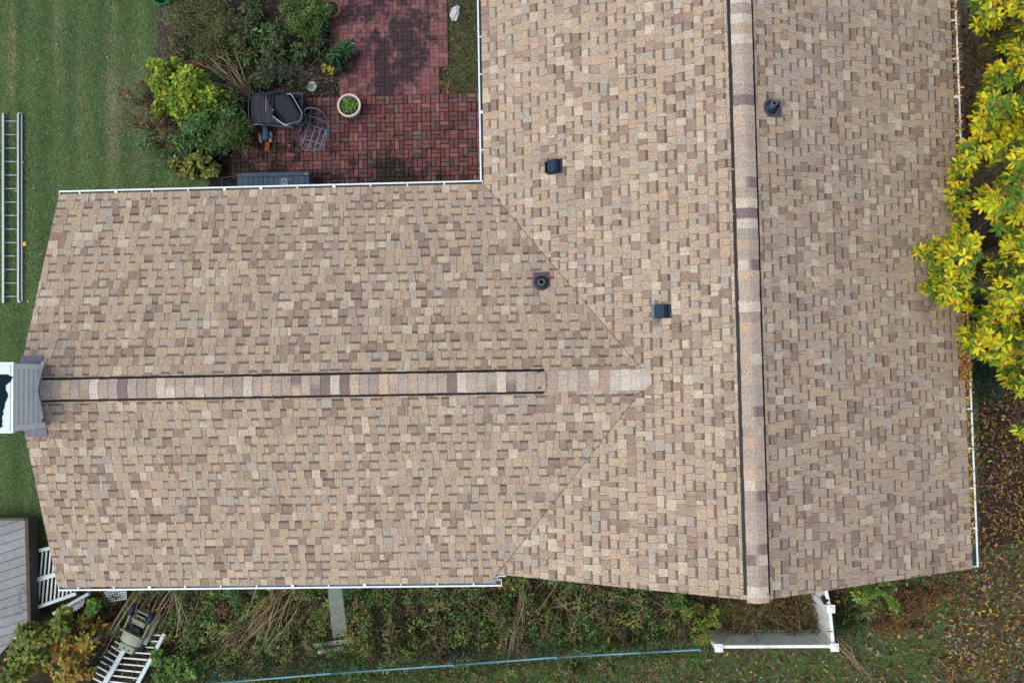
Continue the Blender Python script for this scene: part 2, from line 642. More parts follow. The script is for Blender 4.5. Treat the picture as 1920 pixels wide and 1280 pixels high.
for j in range(-12, 16):
    for i in range(-27, 3):
        cx = x_org + (i + .5) * CELL
        cy = y_org + (j + .5) * CELL
        up = j >= 0
        px, py = pix([(cx, cy, patio_z)])[0]
        if up:
            if px < upper_left(py) or px > (838 if py < 125 else 819) + 1 or py < -50:
                continue
        else:
            if px < 390 or px > 905 or py > 372:
                continue
            if py < 255 and px < 420 + (255 - py) * 1.7:
                continue
        horiz = (i + j) % 2 == 0
        pal = BR_UPPER if up else BR_LOWER
        gap = .006 if up else .014
        g = lambda a, b, s: math.exp(-((a - b) / s) ** 2)
        if up:
            # algae stain over the middle of the upper paving
            s = .70 * g(px, 742, 62) * g(py, 120, 62) + .60 * g(px, 690, 75) * g(py, 15, 48) + .45 * g(px, 790, 40) * g(py, 40, 70)
            s += .5 * g(px, 720, 26) * g(py, 150, 30)
            s = min(s, .66)
        else:
            s = .50 * g(py, 352, 32) * g(px, 540, 150) + .42 * g(px, 745, 45) * g(py, 310, 45) + .45 * g(px, 430, 60) * g(py, 310, 45)
            s += .38 * g(px, 520, 60) * g(py, 280, 28) + .30 * g(px, 820, 60) * g(py, 345, 25) + .12 + .08 * g(py, 340, 60)
            s = min(s, .72)
        for h in (-1, 1):
            ox, oy = (0, h * CELL / 4) if horiz else (h * CELL / 4, 0)
            sz = (CELL - gap, CELL / 2 - gap) if horiz else (CELL / 2 - gap, CELL - gap)
            c = tuple(pick(pal, 1, .16)[0])
            dz = random.uniform(-.006, .004) if not up else random.uniform(-.002, .002)
            bricks.append((cx + ox + random.uniform(-.002, .002), cy + oy + random.uniform(-.002, .002), patio_z + dz, sz, random.gauss(0, .012 if not up else .004), c, s, up))


def add_brick(b, q):
    x, y, z, sz, rz, c, s, up = q
    m = Matrix.Rotation(rz, 3, 'Z') @ Matrix.Rotation(random.gauss(0, .012 if not up else .003), 3, 'X')
    # slightly chamfered block, 10 faces
    ch = .004
    vs = []
    for kx, zz in ((0, -.035), (0, .006), (ch, .010)):
        for sx, sy in ((-1, -1), (1, -1), (1, 1), (-1, 1)):
            vs.append(Vector((x, y, z)) + m @ Vector((sx * (sz[0] / 2 - kx), sy * (sz[1] / 2 - kx), zz)))
    fs = [(8, 9, 10, 11)]
    for a in (0, 4):
        fs += [(a + i, a + (i + 1) % 4, a + 4 + (i + 1) % 4, a + 4 + i) for i in range(4)]
    b.add(vs, fs, c, s)


vis = []
for k, q in enumerate(bricks):
    px, py = pix([q[:3]])[0]
    hid = (px < 540 and py < 250) or py > 344 or py < 4 or (440 < px < 580 and py > 322)
    vis.append((0 if hid else 1, rng.random() + (.6 if not q[7] else 0), k))
vis.sort(reverse=True)
single = {k for _, _, k in vis[:300]}
rest_l, rest_u = MB(), MB()
for k, q in enumerate(bricks):
    mk = 'brick_algae' if q[7] else 'brick_moss'
    if k in single:
        b = MB()
        add_brick(b, q)
        b.build('brick', M[mk], patio, stain=True)
    else:
        add_brick(rest_u if q[7] else rest_l, q)
tag(rest_l.build('brick_paving', M['brick_moss'], patio, stain=True), kind='stuff')
tag(rest_u.build('brick_paving', M['brick_algae'], patio, stain=True), kind='stuff')

# ------------------------------------------------------------------ house
house = empty('house', (-3, 0, 0), 'large house with tan and brown shingled cross gable roof and white gutters', 'house')
b = MB()
INS = .32


def wall_box(b, x0, x1, y0, y1, z1):
    for (ax, ay, bx, by) in ((x0, y0, x1, y0), (x1, y0, x1, y1), (x1, y1, x0, y1), (x0, y1, x0, y0)):
        d = Vector((bx - ax, by - ay, 0)).normalized()
        o = Vector((d.y, -d.x, 0))
        n = int(z1 / .2)
        for i in range(n):        # lap siding boards, each a sloping face proud at its foot
            za, zb = i * .2, min((i + 1) * .2, z1)
            A, B_ = Vector((ax, ay, 0)), Vector((bx, by, 0))
            vs = [A + o * .016 + Vector((0, 0, za)), B_ + o * .016 + Vector((0, 0, za)), B_ + Vector((0, 0, zb)), A + Vector((0, 0, zb)), A + Vector((0, 0, za)), B_ + Vector((0, 0, za))]
            b.add(vs, [(0, 1, 2, 3), (4, 5, 1, 0)], (.5, .5, .48))


wall_box(b, -W + INS, W - INS, YG + INS, YN - INS, Z0 - .12)
b.build('wall', M['wall'], house)
b = MB()
wall_box(b, XL + INS, -W + INS - .02, YB + INS, YT - INS, Z0 - .12)
b.build('wall', M['wall'], house)
roof = empty('roof', (0, 0, Z0))
roof.parent = house
roof.location = Vector((0, 0, Z0)) - house.location

# roof decks (solid wedges) under the shingles
b = MB()
T = .02


def deck(b, pts, th=.10):
    n = len(pts)
    vs = [(x, y, z + Z0 - T) for x, y, z in pts] + [(x, y, z + Z0 - th) for x, y, z in pts]
    fs = [tuple(range(n)), tuple(range(n, 2 * n))[::-1]] + [(i, n + i, n + (i + 1) % n, (i + 1) % n) for i in range(n)]
    b.add(vs, fs)


I_ = .012
deck(b, [(-W + I_, YG + I_, 0), (0, YG + I_, HM), (0, YN, HM), (-W + I_, YN, 0)][::-1])
deck(b, [(W - I_, YG + I_, 0), (W - I_, YN, 0), (0, YN, HM), (0, YG + I_, HM)][::-1])
deck(b, [(XL + I_, YT - I_, 0), (XL + I_, YM, HW), (XI, YM, HW), (-W, YT, 0)][::-1])
deck(b, [(XL + I_, YB + I_, 0), (-W, YB + I_, 0), (XI, YM, HW), (XL + I_, YM, HW)][::-1])
b.build('roof_deck', M['felt'], roof)
# gable walls, fascia and rake boards
b = MB()
for x in (XL + INS,):
    b.add([(x, YT - INS, Z0 - .12), (x, YB + INS, Z0 - .12), (x, YM, Z0 + HW - .2)], [(0, 1, 2)])
    b.build('gable_wall', M['wall'], house)
for y in (YG + INS, YN - INS):
    b = MB()
    b.add([(-W + INS, y, Z0 - .12), (W - INS, y, Z0 - .12), (0, y, Z0 + HM - .22)], [(0, 1, 2)])
    b.build('gable_wall', M['wall'], house)
th = .16


def board(a, c, w=.022, up=(0, 0, 1)):
    b = MB()
    b.bar(Vector(a) + Vector((0, 0, Z0 - .10)), Vector(c) + Vector((0, 0, Z0 - .10)), w, th)
    b.build('fascia', M['white'], house)


board((XL + .03, YT - .01, 0), (XL + .03, YM, HW))
board((XL + .03, YM, HW), (XL + .03, YB + .01, 0))
board((-W + .02, YG + .03, 0), (0, YG + .03, HM))
board((0, YG + .03, HM), (W - .02, YG + .03, 0))
board((XL + .05, YT - .06, -.02), (-W, YT - .06, -.02))
board((XL + .05, YB + .06, -.02), (-W + .1, YB + .06, -.02))
board((-W + .06, YT, -.02), (-W + .06, YN, -.02))
board((W - .06, YG + .05, -.02), (W - .06, YN, -.02))
for (x0, x1, y0, y1) in ((-W + .08, -W + INS, YT, YN), (W - INS, W - .08, YG + .08, YN), (XL + .06, -W + .1, YT - INS, YT - .08), (XL + .06, -W + .1, YB + .08, YB + INS), (-W + INS, W - INS, YG + .05, YG + INS)):
    b = MB()
    b.box(((x0 + x1) / 2, (y0 + y1) / 2, Z0 - .13), (x1 - x0, y1 - y0, .015))
    b.build('soffit', M['white'], house)

# ---- shingles
SH = [(4.8, S(189, 170, 149)), (2.3, S(195, 173, 147)), (1.5, S(182, 171, 156)), (1.45, S(160, 140, 124)), (1.1, S(206, 191, 169)), (1.3, S(175, 155, 137))]
SK = .70


def clip_poly(poly, a, b_, c):
    """keep a*u + b*v <= c"""
    out = []
    n = len(poly)
    for i in range(n):
        p, q = poly[i], poly[(i + 1) % n]
        dp, dq = a * p[0] + b_ * p[1] - c, a * q[0] + b_ * q[1] - c
        if dp <= 0:
            out.append(p)
        if (dp < 0 < dq) or (dq < 0 < dp):
            t = dp / (dp - dq)
            out.append((p[0] + (q[0] - p[0]) * t, p[1] + (q[1] - p[1]) * t))
    return out


class Tab:
    __slots__ = ('v', 'f', 'c', 'area')


tabs = []


def slope_shingles(O, U, V, lu, lv, clips, skip=None, tone=1.0, store=None):
    """courses of laminated shingles on a slope: O eave corner, U along the eave, V up the slope"""
    O, U, V = Vector(O), Vector(U).normalized(), Vector(V).normalized()
    N = U.cross(V).normalized()
    if N.z < 0:
        N = -N
    store = tabs if store is None else store
    nc = int(math.ceil(lv / E))
    for i in range(nc):
        v0, v1 = i * E, (i + 1) * E
        # joints of the course: position and slant, shared by both neighbours
        us, sl_ = [-random.uniform(.0, .3)], [0.0]
        raised = random.random() < .5
        while us[-1] < lu:
            w = random.choice((.085, .10, .115, .125, .135, .15, .175)) * random.uniform(.92, 1.08) * (.92 if not raised else 1.04)
            if random.random() < .05:
                w *= .4
            us.append(us[-1] + w)
            sl_.append(random.uniform(-.007, .007))
            raised = not raised
        for q_ in range(len(us) - 1):
            raised = not raised
            g0 = .0026 if random.random() < .8 else .0008
            col = np.array(pick([(p, tuple(x * SK * tone for x in c)) for p, c in SH], 1, .035)[0])
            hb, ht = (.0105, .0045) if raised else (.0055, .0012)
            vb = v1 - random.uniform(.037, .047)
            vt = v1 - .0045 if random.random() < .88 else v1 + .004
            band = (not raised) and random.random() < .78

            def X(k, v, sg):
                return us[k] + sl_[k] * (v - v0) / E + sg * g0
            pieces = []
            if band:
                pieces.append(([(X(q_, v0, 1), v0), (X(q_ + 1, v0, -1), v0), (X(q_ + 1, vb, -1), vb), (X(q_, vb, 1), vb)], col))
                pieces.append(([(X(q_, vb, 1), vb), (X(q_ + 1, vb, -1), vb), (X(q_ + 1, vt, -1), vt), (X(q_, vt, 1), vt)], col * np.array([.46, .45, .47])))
            else:
                pieces.append(([(X(q_, v0, 1), v0), (X(q_ + 1, v0, -1), v0), (X(q_ + 1, vt, -1), vt), (X(q_, vt, 1), vt)], col))
            t = Tab()
            t.v, t.f, t.c = [], [], []
            for poly, c in pieces:
                for cl in clips:
                    poly = clip_poly(poly, *cl)
                    if len(poly) < 3:
                        break
                if len(poly) < 3:
                    continue
                cu = sum(p[0] for p in poly) / len(poly)
                cv = sum(p[1] for p in poly) / len(poly)
                if skip is not None:
                    poly = skip(poly, cu, cv)
                    if poly is None or len(poly) < 3:
                        continue
                n = len(t.v)
                k = len(poly)
                for p in poly:
                    h = hb + (ht - hb) * min(1, max(0, (p[1] - v0) / (vt - v0)))
                    t.v.append(O + U * p[0] + V * p[1] + N * h)
                for p in poly:
                    t.v.append(O + U * p[0] + V * p[1] - N * .012)
                t.f.append(tuple(range(n, n + k)))
                t.f += [(n + (j + 1) % k, n + j, n + k + j, n + k + (j + 1) % k) for j in range(k)]
                t.c += [tuple(c)] * (2 * k)
            if t.v:
                store.append(t)


def z(p):
    return (p[0], p[1], p[2] + Z0)


LSM = math.hypot(W, HM)
LSW = math.hypot(HALF, HW)
cm = W / LSM
# valley lines in the main slope's own (u along +y from YG, v up from the west eave)
vi, ui = (XI + W) / cm, YM - YG
CUT = .020


def main_skip(poly, cu, cv):
    """cut the main west slope back to the valleys"""
    if cu >= ui:
        A, B_ = (YT - YG, 0.0), (ui, vi)
    else:
        A, B_ = (YB - YG, 0.0), (ui, vi)
    # region to keep lies on the ridge/outer side of the line
    dx, dy = B_[0] - A[0], B_[1] - A[1]
    nx, ny = dy, -dx
    s = nx * (ui - A[0]) + ny * (-1.0 - A[1])          # a point inside the wing side
    if s < 0:
        nx, ny = -nx, -ny
    L_ = math.hypot(nx, ny)
    nx, ny = nx / L_, ny / L_
    return clip_poly(poly, nx, ny, nx * A[0] + ny * A[1] + .004)


OV = .0
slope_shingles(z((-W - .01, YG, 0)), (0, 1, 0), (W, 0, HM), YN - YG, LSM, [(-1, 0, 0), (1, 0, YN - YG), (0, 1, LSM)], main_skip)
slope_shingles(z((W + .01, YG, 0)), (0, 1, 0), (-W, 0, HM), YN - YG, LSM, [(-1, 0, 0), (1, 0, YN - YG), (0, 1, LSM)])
cw = HALF / LSW


def wing_clip(Yeave):
    # u along +x from XL, v up the slope: valley from (-W, 0) to (XI, LSW)
    ax, bx = -W - XL, XI - XL
    # keep u - ax - (bx-ax)/LSW*v <= -CUT
    return (1.0, -(bx - ax) / LSW, ax - CUT)


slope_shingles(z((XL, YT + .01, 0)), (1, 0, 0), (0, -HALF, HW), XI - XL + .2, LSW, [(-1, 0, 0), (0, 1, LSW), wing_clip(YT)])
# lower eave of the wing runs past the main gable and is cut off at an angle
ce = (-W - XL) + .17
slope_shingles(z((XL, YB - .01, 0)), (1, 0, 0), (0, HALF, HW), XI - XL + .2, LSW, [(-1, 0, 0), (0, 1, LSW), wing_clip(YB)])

for t in tabs:
    q = pix([tuple(p) for p in t.v[:4]])
    x, y = q[:, 0], q[:, 1]
    ar = .5 * abs(np.dot(x, np.roll(y, 1)) - np.dot(y, np.roll(x, 1)))
    cx_, cy_ = x.mean(), y.mean()
    t.area = ar if (6 < cx_ < 1705 and 6 < cy_ < 1120) else 0
order = sorted(range(len(tabs)), key=lambda k: -tabs[k].area)
single = set(order[:300])
field = MB()
for k, t in enumerate(tabs):
    if k in single:
        b = MB()
        b.add(t.v, t.f, t.c)
        b.build('shingle', M['shingle'], roof)
    else:
        field.add(t.v, t.f, t.c)
tag(field.build('shingle_courses', M['shingle'], roof), kind='stuff')

for ye in (YT, YB):  # thin brown strip: the shadow line of the valley cut, put in as colour
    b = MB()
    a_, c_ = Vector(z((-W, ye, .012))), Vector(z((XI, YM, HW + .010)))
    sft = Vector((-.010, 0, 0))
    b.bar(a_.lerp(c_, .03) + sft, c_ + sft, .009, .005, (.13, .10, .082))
    b.build('valley_shadow_line', M['shingle'], roof)

# ---- ridge vents and caps
CAPC = [(3.6, S(190, 175, 160)), (1.5, S(200, 177, 154)), (1.6, S(216, 204, 188)), (.9, S(142, 125, 121)), (1.9, S(180, 165, 152))]


def ridge(name, A, B_, half_slope, lift, hw, vent, first=0.0, parent=house):
    """vent body and cap shingles along the ridge from A to B"""
    A, B_ = Vector(A), Vector(B_)
    d = (B_ - A).normalized()
    s = Vector((0, 0, 1)).cross(d).normalized()
    ln = (B_ - A).length
    rv = empty(name, A)
    rv.parent = parent
    rv.location = A - parent.location
    sl = half_slope

    def prof(w, l, n=7):
        out = []
        for i in range(n):
            x = -w + 2 * w * i / (n - 1)
            out.append((x, -sl * (math.sqrt(x * x + .0016) - .04) + l))
        return out
    if vent:
        for sg in (-1, 1):
            b = MB()
            a0, a1 = hw - .01, hw + .037
            for (p, q) in ((a0, a1),):
                z0_, z1_ = -sl * p + lift, -sl * q + lift - .004
                vs = []
                for e in (A, B_ - d * .0):
                    vs += [e + s * sg * p + Vector((0, 0, z0_ - .004)), e + s * sg * q + Vector((0, 0, z1_ - .006)), e + s * sg * q + Vector((0, 0, -sl * q - .004)), e + s * sg * p + Vector((0, 0, -sl * p - .004))]
                b.add(vs, [(0, 4, 5, 1), (1, 5, 6, 2), (3, 7, 4, 0), (0, 1, 2, 3), (7, 6, 5, 4)], (.01, .01, .01))
                # louvre ribs of the vent edge
                nn = int(ln / .05)
                for i in range(nn):
                    c = A + d * (i + .5) * ln / nn + s * sg * (q + .001) + Vector((0, 0, (z1_ - .006 - sl * q) / 2 - .004))
                    b.bar(c - d * .012, c + d * .012, .006, .012)
            b.build('vent_louvre', M['black'], rv)
    n = max(1, int(ln / E))
    step = ln / n
    last = None
    for i in range(n):
        c = np.array(pick([(w_, tuple(x * SK for x in q)) for w_, q in CAPC], 1, .05)[0])
        c2 = c
        if random.random() < .30:
            c2 = np.array(pick([(w_, tuple(x * SK for x in q)) for w_, q in CAPC], 1, .05)[0])
        w = hw + random.uniform(-.004, .004)
        a = A + d * (i * step)
        e = A + d * ((i + 1) * step + .02)
        vs, cs = [], []
        k0 = prof(w, lift + .003)
        k1 = prof(w, lift + .012)
        for P_, (pr) in ((a, k0), (e, k1)):
            for j, (x, zz) in enumerate(pr):
                vs.append(P_ + s * x + Vector((0, 0, zz)))
                f = min(1, max(0, (j - 2.2) / 1.6))
                cs.append(tuple(c * (1 - f) + c2 * f))
        for P_, (pr) in ((a, k0), (e, k1)):
            for j, (x, zz) in enumerate(pr):
                vs.append(P_ + s * x + Vector((0, 0, zz - .007)))
                cs.append(cs[j])
        fs = [(j, j + 1, 8 + j, 7 + j) for j in range(6)]
        fs += [(7 + j, 8 + j, 22 + j, 21 + j) for j in range(6)]
        fs += [(0, 7, 21, 14), (6, 20, 27, 13)]
        b = MB()
        b.add(vs, fs, cs)
        b.build('ridge_cap', M['shingle'], rv)
    return rv


SLM, SLW = HM / W, HW / HALF
ridge('ridge_vent', z((0, YN - .4, HM)), z((0, YG + .07, HM)), SLM, .028, .145, True)
ridge('gable_cap', z((0, YG + .075, HM)), z((0, YG - .005, HM)), SLM, .034, .15, False)
wv0 = at(76, 730, Z0 + HW).x
wv1 = at(1020, 712, Z0 + HW).x
ridge('ridge_vent', z((wv0, YM, HW)), z((wv1, YM, HW)), SLW, .028, .145, True)
ridge('ridge_end_cap', z((wv1 + .02, YM, HW)), z((XI - .01, YM, HW)), SLW, .010, .155, False)
for px, py in ((1010, 697), (1011, 727)):
    b = MB()
    p = at(px, py, Z0 + HW + .04)
    b.lathe((p.x, p.y, Z0 + HW - .0), [(.0, .045), (.014, .045), (.016, .03), (.016, .0)], 10)
    b.build('nail_head', M['black'], house)
for px, py in ((1407, 1113.5), (1438, 1113.5)):
    b = MB()
    p = at(px, py, Z0 + HM)
    b.lathe((p.x, p.y, Z0 + HM - .05), [(.0, .05), (.014, .05), (.016, .03), (.016, .0)], 10)
    b.build('nail_head', M['black'], house)

# ---- gutters
GP = [(0, 0), (0, -.105), (.075, -.105), (.11, -.045), (.112, .004), (.086, .004), (.086, -.002), (.104, -.003), (.104, -.043), (.072, -.101), (.004, -.101), (.004, 0)]


def gutter(A, B_, out, sheet_kind, hangs, label=None, level=.8, caps=(1, 1)):
    A, B_, out = Vector(A), Vector(B_), Vector(out)
    g = MB()
    g.extrude(GP, A, B_, out)
    d = (B_ - A).normalized()
    for e, on in ((A, caps[0]), (B_, caps[1])):
        if on:
            c = [e + out * p + Vector((0, 0, h)) for p, h in ((0, .002), (0, -.105), (.075, -.105), (.11, -.045), (.112, .006))]
            q = [v + d * (.012 if e is A else -.012) for v in c]
            g.add(c + q, [(0, 1, 2, 3, 4), (9, 8, 7, 6, 5)] + [(i, 5 + i, 5 + (i + 1) % 5, (i + 1) % 5) for i in range(5)])
    o = g.build('gutter', M['white'], house)
    if sheet_kind:  # thin blue-grey sheet inside the gutter
        s_ = MB()
        s_.box((A + B_) / 2 + out * .05 + Vector((0, 0, -.035 if sheet_kind == 1 else -.055)), (0.09, .1, .02) if 0 else ((abs(d.x) * ((B_ - A).length - .03) + abs(out.x) * .088), (abs(d.y) * ((B_ - A).length - .03) + abs(out.y) * .088), .012))
        s_.build('gutter_sheet', M['gutter_dark' if sheet_kind == 1 else 'gutter_pale'], o)
    ln = (B_ - A).length
    for h in hangs:
        s_ = MB()
        c = A + d * h
        wd = .022 if random.random() < .8 else .05
        s_.bar(c + out * .0 + Vector((0, 0, .002)), c + out * .106 + Vector((0, 0, .0075)), wd, .005)
        s_.build('gutter_hanger', M['white'], o)
    return o


zg = Z0 - .012
gutter((XL - .01, YT - .035, zg), (-W - .03, YT - .035, zg), (0, 1, 0), 1, np.arange(.35, 6.9, .60))
gutter((-W - .0 + .035, YT + .07, zg), (-W + .035, YN, zg), (-1, 0, 0), 1, np.arange(.5, 4, .62), caps=(0, 1))
gutter((XL + .0, YB + .035, zg), (-W + .16, YB + .035, zg), (0, -1, 0), 2, np.arange(.33, 7.1, .58))
gr = gutter((W + .006, YG + .02, zg), (W + .006, YN, zg), (1, 0, 0), 1, np.arange(.6, 10, .62))
# short return of the lower wing gutter past the gable, with its outlet
b = MB()
xo = -W + .16
b.box((xo + .0, YB + .08, Z0 - .075), (.13, .02, .09))
b.build('gutter_end', M['white'], house)

# ---- chimney
ce_ = at(70, 735, Z0 + HW)
CX1 = ce_.x
ctz = Z0 + 1.66
cy0, cy1 = at(24, 808, ctz).y, at(24, 682, ctz).y
CX0 = CX1 - 1.0
chim = empty('chimney', (CX1 - .5, YM, 0))
chim.parent = house
chim.location = Vector((CX1 - .5, YM, 0)) - house.location
b = MB()
b.box(((CX0 + CX1) / 2 - .02, (cy0 + cy1) / 2, ctz / 2), (CX1 - CX0 - .05, cy1 - cy0 - .02, ctz - .02))
b.build('chimney_chase', M['siding'], chim)
nb = 6
hb_ = .112
for i in range(nb):
    zt = ctz - .03 - i * hb_
    if zt < Z0 + .62:
        break
    b = MB()
    b.box((CX1 + .006, (cy0 + cy1) / 2, zt - hb_ / 2), (.024, cy1 - cy0 - .17, hb_ - .026))
    b.build('siding_board', M['siding'], chim)
for y in (cy0 + .04, cy1 - .04):
    b = MB()
    b.box((CX1 + .003, y, ctz - .43), (.05, .088, .80))
    b.build('corner_trim', M['siding'], chim)
for sg in (-1, 1):      # small counter flashing following the roof
    y2 = YM + sg * .42
    b = MB()
    b.bar((CX1 + .026, YM, Z0 + HW + .05), (CX1 + .026, y2, Z0 + HW - .42 * SLW + .05), .012, .035)
    b.build('counter_flashing', M['siding'], chim)
b = MB()
b.box(((CX0 + CX1) / 2, (cy0 + cy1) / 2, ctz + .0), (CX1 - CX0 + .09, cy1 - cy0 + .05, .05))
b.build('chimney_rim', M['white'], chim)
b = MB()
n = 14
vs, fs = [], []
for i in range(n + 1):
    for j in range(n + 1):
        x = CX0 - .03 + (CX1 - CX0 + .04) * i / n
        y = cy0 - .005 + (cy1 - cy0 + .01) * j / n
        vs.append((x, y, ctz + .032 - .012 * (1 - abs(2 * i / n - 1)) * (1 - abs(2 * j / n - 1))))
fs = [(i * (n + 1) + j, (i + 1) * (n + 1) + j, (i + 1) * (n + 1) + j + 1, i * (n + 1) + j + 1) for i in range(n) for j in range(n)]
b.add(vs, fs)
b.build('chimney_cover', M['rust'], chim, smooth=True)
# dark water patch lying in the dished cover
b = MB()
edge = [(-.75, .30), (-.40, .34), (-.14, .33), (-.07, .29), (-.10, .22), (-.17, .17), (-.15, .10), (-.13, .02), (-.17, -.08), (-.19, -.18), (-.21, -.30), (-.20, -.40), (-.27, -.45), (-.6, -.44), (-.75, -.3)]
pts = []
for i in range(len(edge)):
    a, c = Vector((*edge[i], 0)), Vector((*edge[(i + 1) % len(edge)], 0))
    for j in range(5):
        p = a.lerp(c, j / 5)
        q = mnoise.noise(Vector((p.x * 23, p.y * 23, 3))) * .022
        pts.append((CX1 + .105 + p.x + q, (cy0 + cy1) / 2 + p.y + q, ctz + .037))
b.add(pts, [tuple(range(len(pts)))])
b.build('rust_patch', mat('dark_stain', (.007, .014, .024), .85, spec=.08, nscale=20, namt=.3), chim)
# purple flashing pans either side
for sg, p in ((1, (62, 674)), (-1, (66, 811))):
    c = at(*p, Z0 + HW - .18)
    zc = Z0 + HW - abs(c.y - YM) * SLW
    b = MB()
    rot = Matrix.Rotation(-sg * math.atan(SLW), 3, 'X')
    b.box((c.x, c.y, zc + .02), (.33, .13, .012), rot=rot)
    b.box((c.x + .17, c.y - sg * .02, zc + .023), (.012, .12, .02), rot=rot)
    b.build('step_flashing', M['flash_blue'], chim)

# ---- plumbing vents and box vents
def roof_z(x, y):
    m = HM - abs(x) * SLM
    w = HW - abs(y - YM) * SLW if x < XI else -9
    return Z0 + (max(m, w) if x < -W + 9 and x < XI else (m if x > -W else w))


def on_roof(px, py, dz=0.0):
    zz = Z0 + .8
    for _ in range(12):
        p = at(px, py, zz)
        zz = roof_z(p.x, p.y) + dz
    return at(px, py, zz)


def plumbing_vent(px, py, down, slope, boot, lean, label, k=1.0):
    p = on_roof(px, py)
    d = Vector(down)
    N = (Vector((0, 0, 1)) + Vector((d.x * slope, d.y * slope, 0))).normalized()
    dn = (d - N * d.dot(N)).normalized()
    sd = N.cross(dn)
    rot = Matrix((sd, dn, N)).transposed()
    e = empty('plumbing_vent', p)
    e.parent = house
    e.location = p - house.location
    e['label'] = label
    b = MB()
    b.box(p + dn * .055 + N * .020, (.245, .25, .008), rot=rot)
    b.lathe(p + N * .012, [(.128, 0), (.128, .006), (.10, .009)], 28, axis=N)
    b.build('flashing', M['flash'], e, smooth=False)
    b = MB()
    b.lathe(p + N * .018, [(.118 * k, .0), (.116 * k, .012), (.098 * k, .016), (.095 * k, .03), (.060 * k, .085 + lean), (.052 * k, .10 + lean)], 28, axis=N)
    b.build('rubber_boot', boot, e, smooth=True)
    b = MB()
    h = .20 + lean
    b.lathe(p, [(.049 * k, 0), (.049 * k, h), (.036 * k, h), (.036 * k, .06), (.0, .06)], 24, axis=(0, 0, 1))
    b.build('pipe', M['pipe'], e, smooth=False)
    b = MB()
    b.lathe(p, [(.039, .09), (.0, .09)], 20)
    b.build('pipe_hole', M['black'], e)


plumbing_vent(1015, 531, (0, 1, 0), SLW, M['pipe_boot'], .0, 'plumbing vent pipe above the left wing near the valley')
plumbing_vent(1444, 203, (1, 0, 0), SLM, M['vent_blue'], .02, 'dark plumbing vent pipe just right of the main ridge', .84)


def box_vent(px, py, cheek):
    """low hooded exhaust vent on the west slope: slanted hood, open mouth facing the eave"""
    p = on_roof(px, py)
    V = Vector((W, 0, HM)).normalized()
    Y = Vector((0, 1, 0))
    N = V.cross(Y).normalized()
    if N.z < 0:
        N = -N
    rot = Matrix((V, Y, N)).transposed()
    e = empty('roof_vent', p)
    e.parent = house
    e.location = p - house.location
    b = MB()
    pr = [(-.115, 0), (-.075, .085), (.055, .105), (.095, .06), (.105, 0)]
    vs = []
    for y in (-.095, .095):
        vs += [p + V * a + N * (h + .012) + Y * y for a, h in pr]
    b.add(vs, [(0, 1, 2, 3, 4)[::-1], (5, 6, 7, 8, 9)] + [(i, i + 1, 6 + i, 5 + i) for i in range(4)])
    b.build('hood', M['vent_blue'], e, bevel=.006)
    b = MB()
    if cheek:
        b.box(p - V * .105 + N * .03, (.085, .17, .03), rot=rot)
        b.box(p - V * .075 + N * .022, (.055, .33, .014), rot=rot)
        b.build('front_lip', M['vent_grey'], e, bevel=.005)
    else:
        b.box(p - V * .125 + N * .035, (.02, .18, .055), rot=rot)
        b.build('front_grille', M['black'], e)
    b = MB()
    b.box(p + V * .02 + N * .013, (.25, .20 if cheek else .23, .006), rot=rot)
    b.build('base_flange', M['black'], e)


box_vent(1039, 313, False)
box_vent(1241, 584, True)

# ---- lower porch roof under the right gutter
porch = empty('porch_roof', (W + 1, 3, 2.5))
porch.parent = house
porch.location = Vector((W + 1, 3, 2.5)) - house.location
ptabs = []
PY0 = at(1835, 527, 3.3).y
pzr, pze, pw = 3.75, 2.85, 2.4
slope_shingles((W - .3 + pw, PY0, pze), (0, 1, 0), (-pw, 0, pzr - pze), YN - PY0, math.hypot(pw, pzr - pze), [(-1, 0, 0), (1, 0, YN - PY0), (0, 1, math.hypot(pw, pzr - pze))], None, .40, ptabs)
b = MB()
for t in ptabs:
    b.add(t.v, t.f, t.c)
tag(b.build('shingle_courses', M['shingle'], porch), kind='stuff')
b = MB()
xe = W - .3 + pw
b.add([(W - .3, PY0, pzr - .02), (xe, PY0, pze - .02), (xe, YN, pze - .02), (W - .3, YN, pzr - .02), (W - .3, PY0, pzr - .14), (xe, PY0, pze - .14), (xe, YN, pze - .14), (W - .3, YN, pzr - .14)],
      [(0, 1, 2, 3), (7, 6, 5, 4), (0, 4, 5, 1), (1, 5, 6, 2)])
b.build('porch_deck', M['felt'], porch)
b = MB()
b.bar((W - .3, PY0 - .015, pzr - .05), (xe, PY0 - .015, pze - .05), .025, .13)
b.build('porch_fascia', M['white'], porch)
b = MB()
for y in (PY0 + .2, PY0 + 2.6):
    b.box((xe - .2, y, pze / 2 - .05), (.12, .12, pze - .1))
    b.build('porch_post', M['white'], porch)
    b = MB()

# ================================================================== garden
def tint(n, rgb, jit=.1):
    return np.clip(np.tile(np.array(rgb), (n, 1)) * (1 + rng.normal(0, jit, (n, 1))), .003, 1)


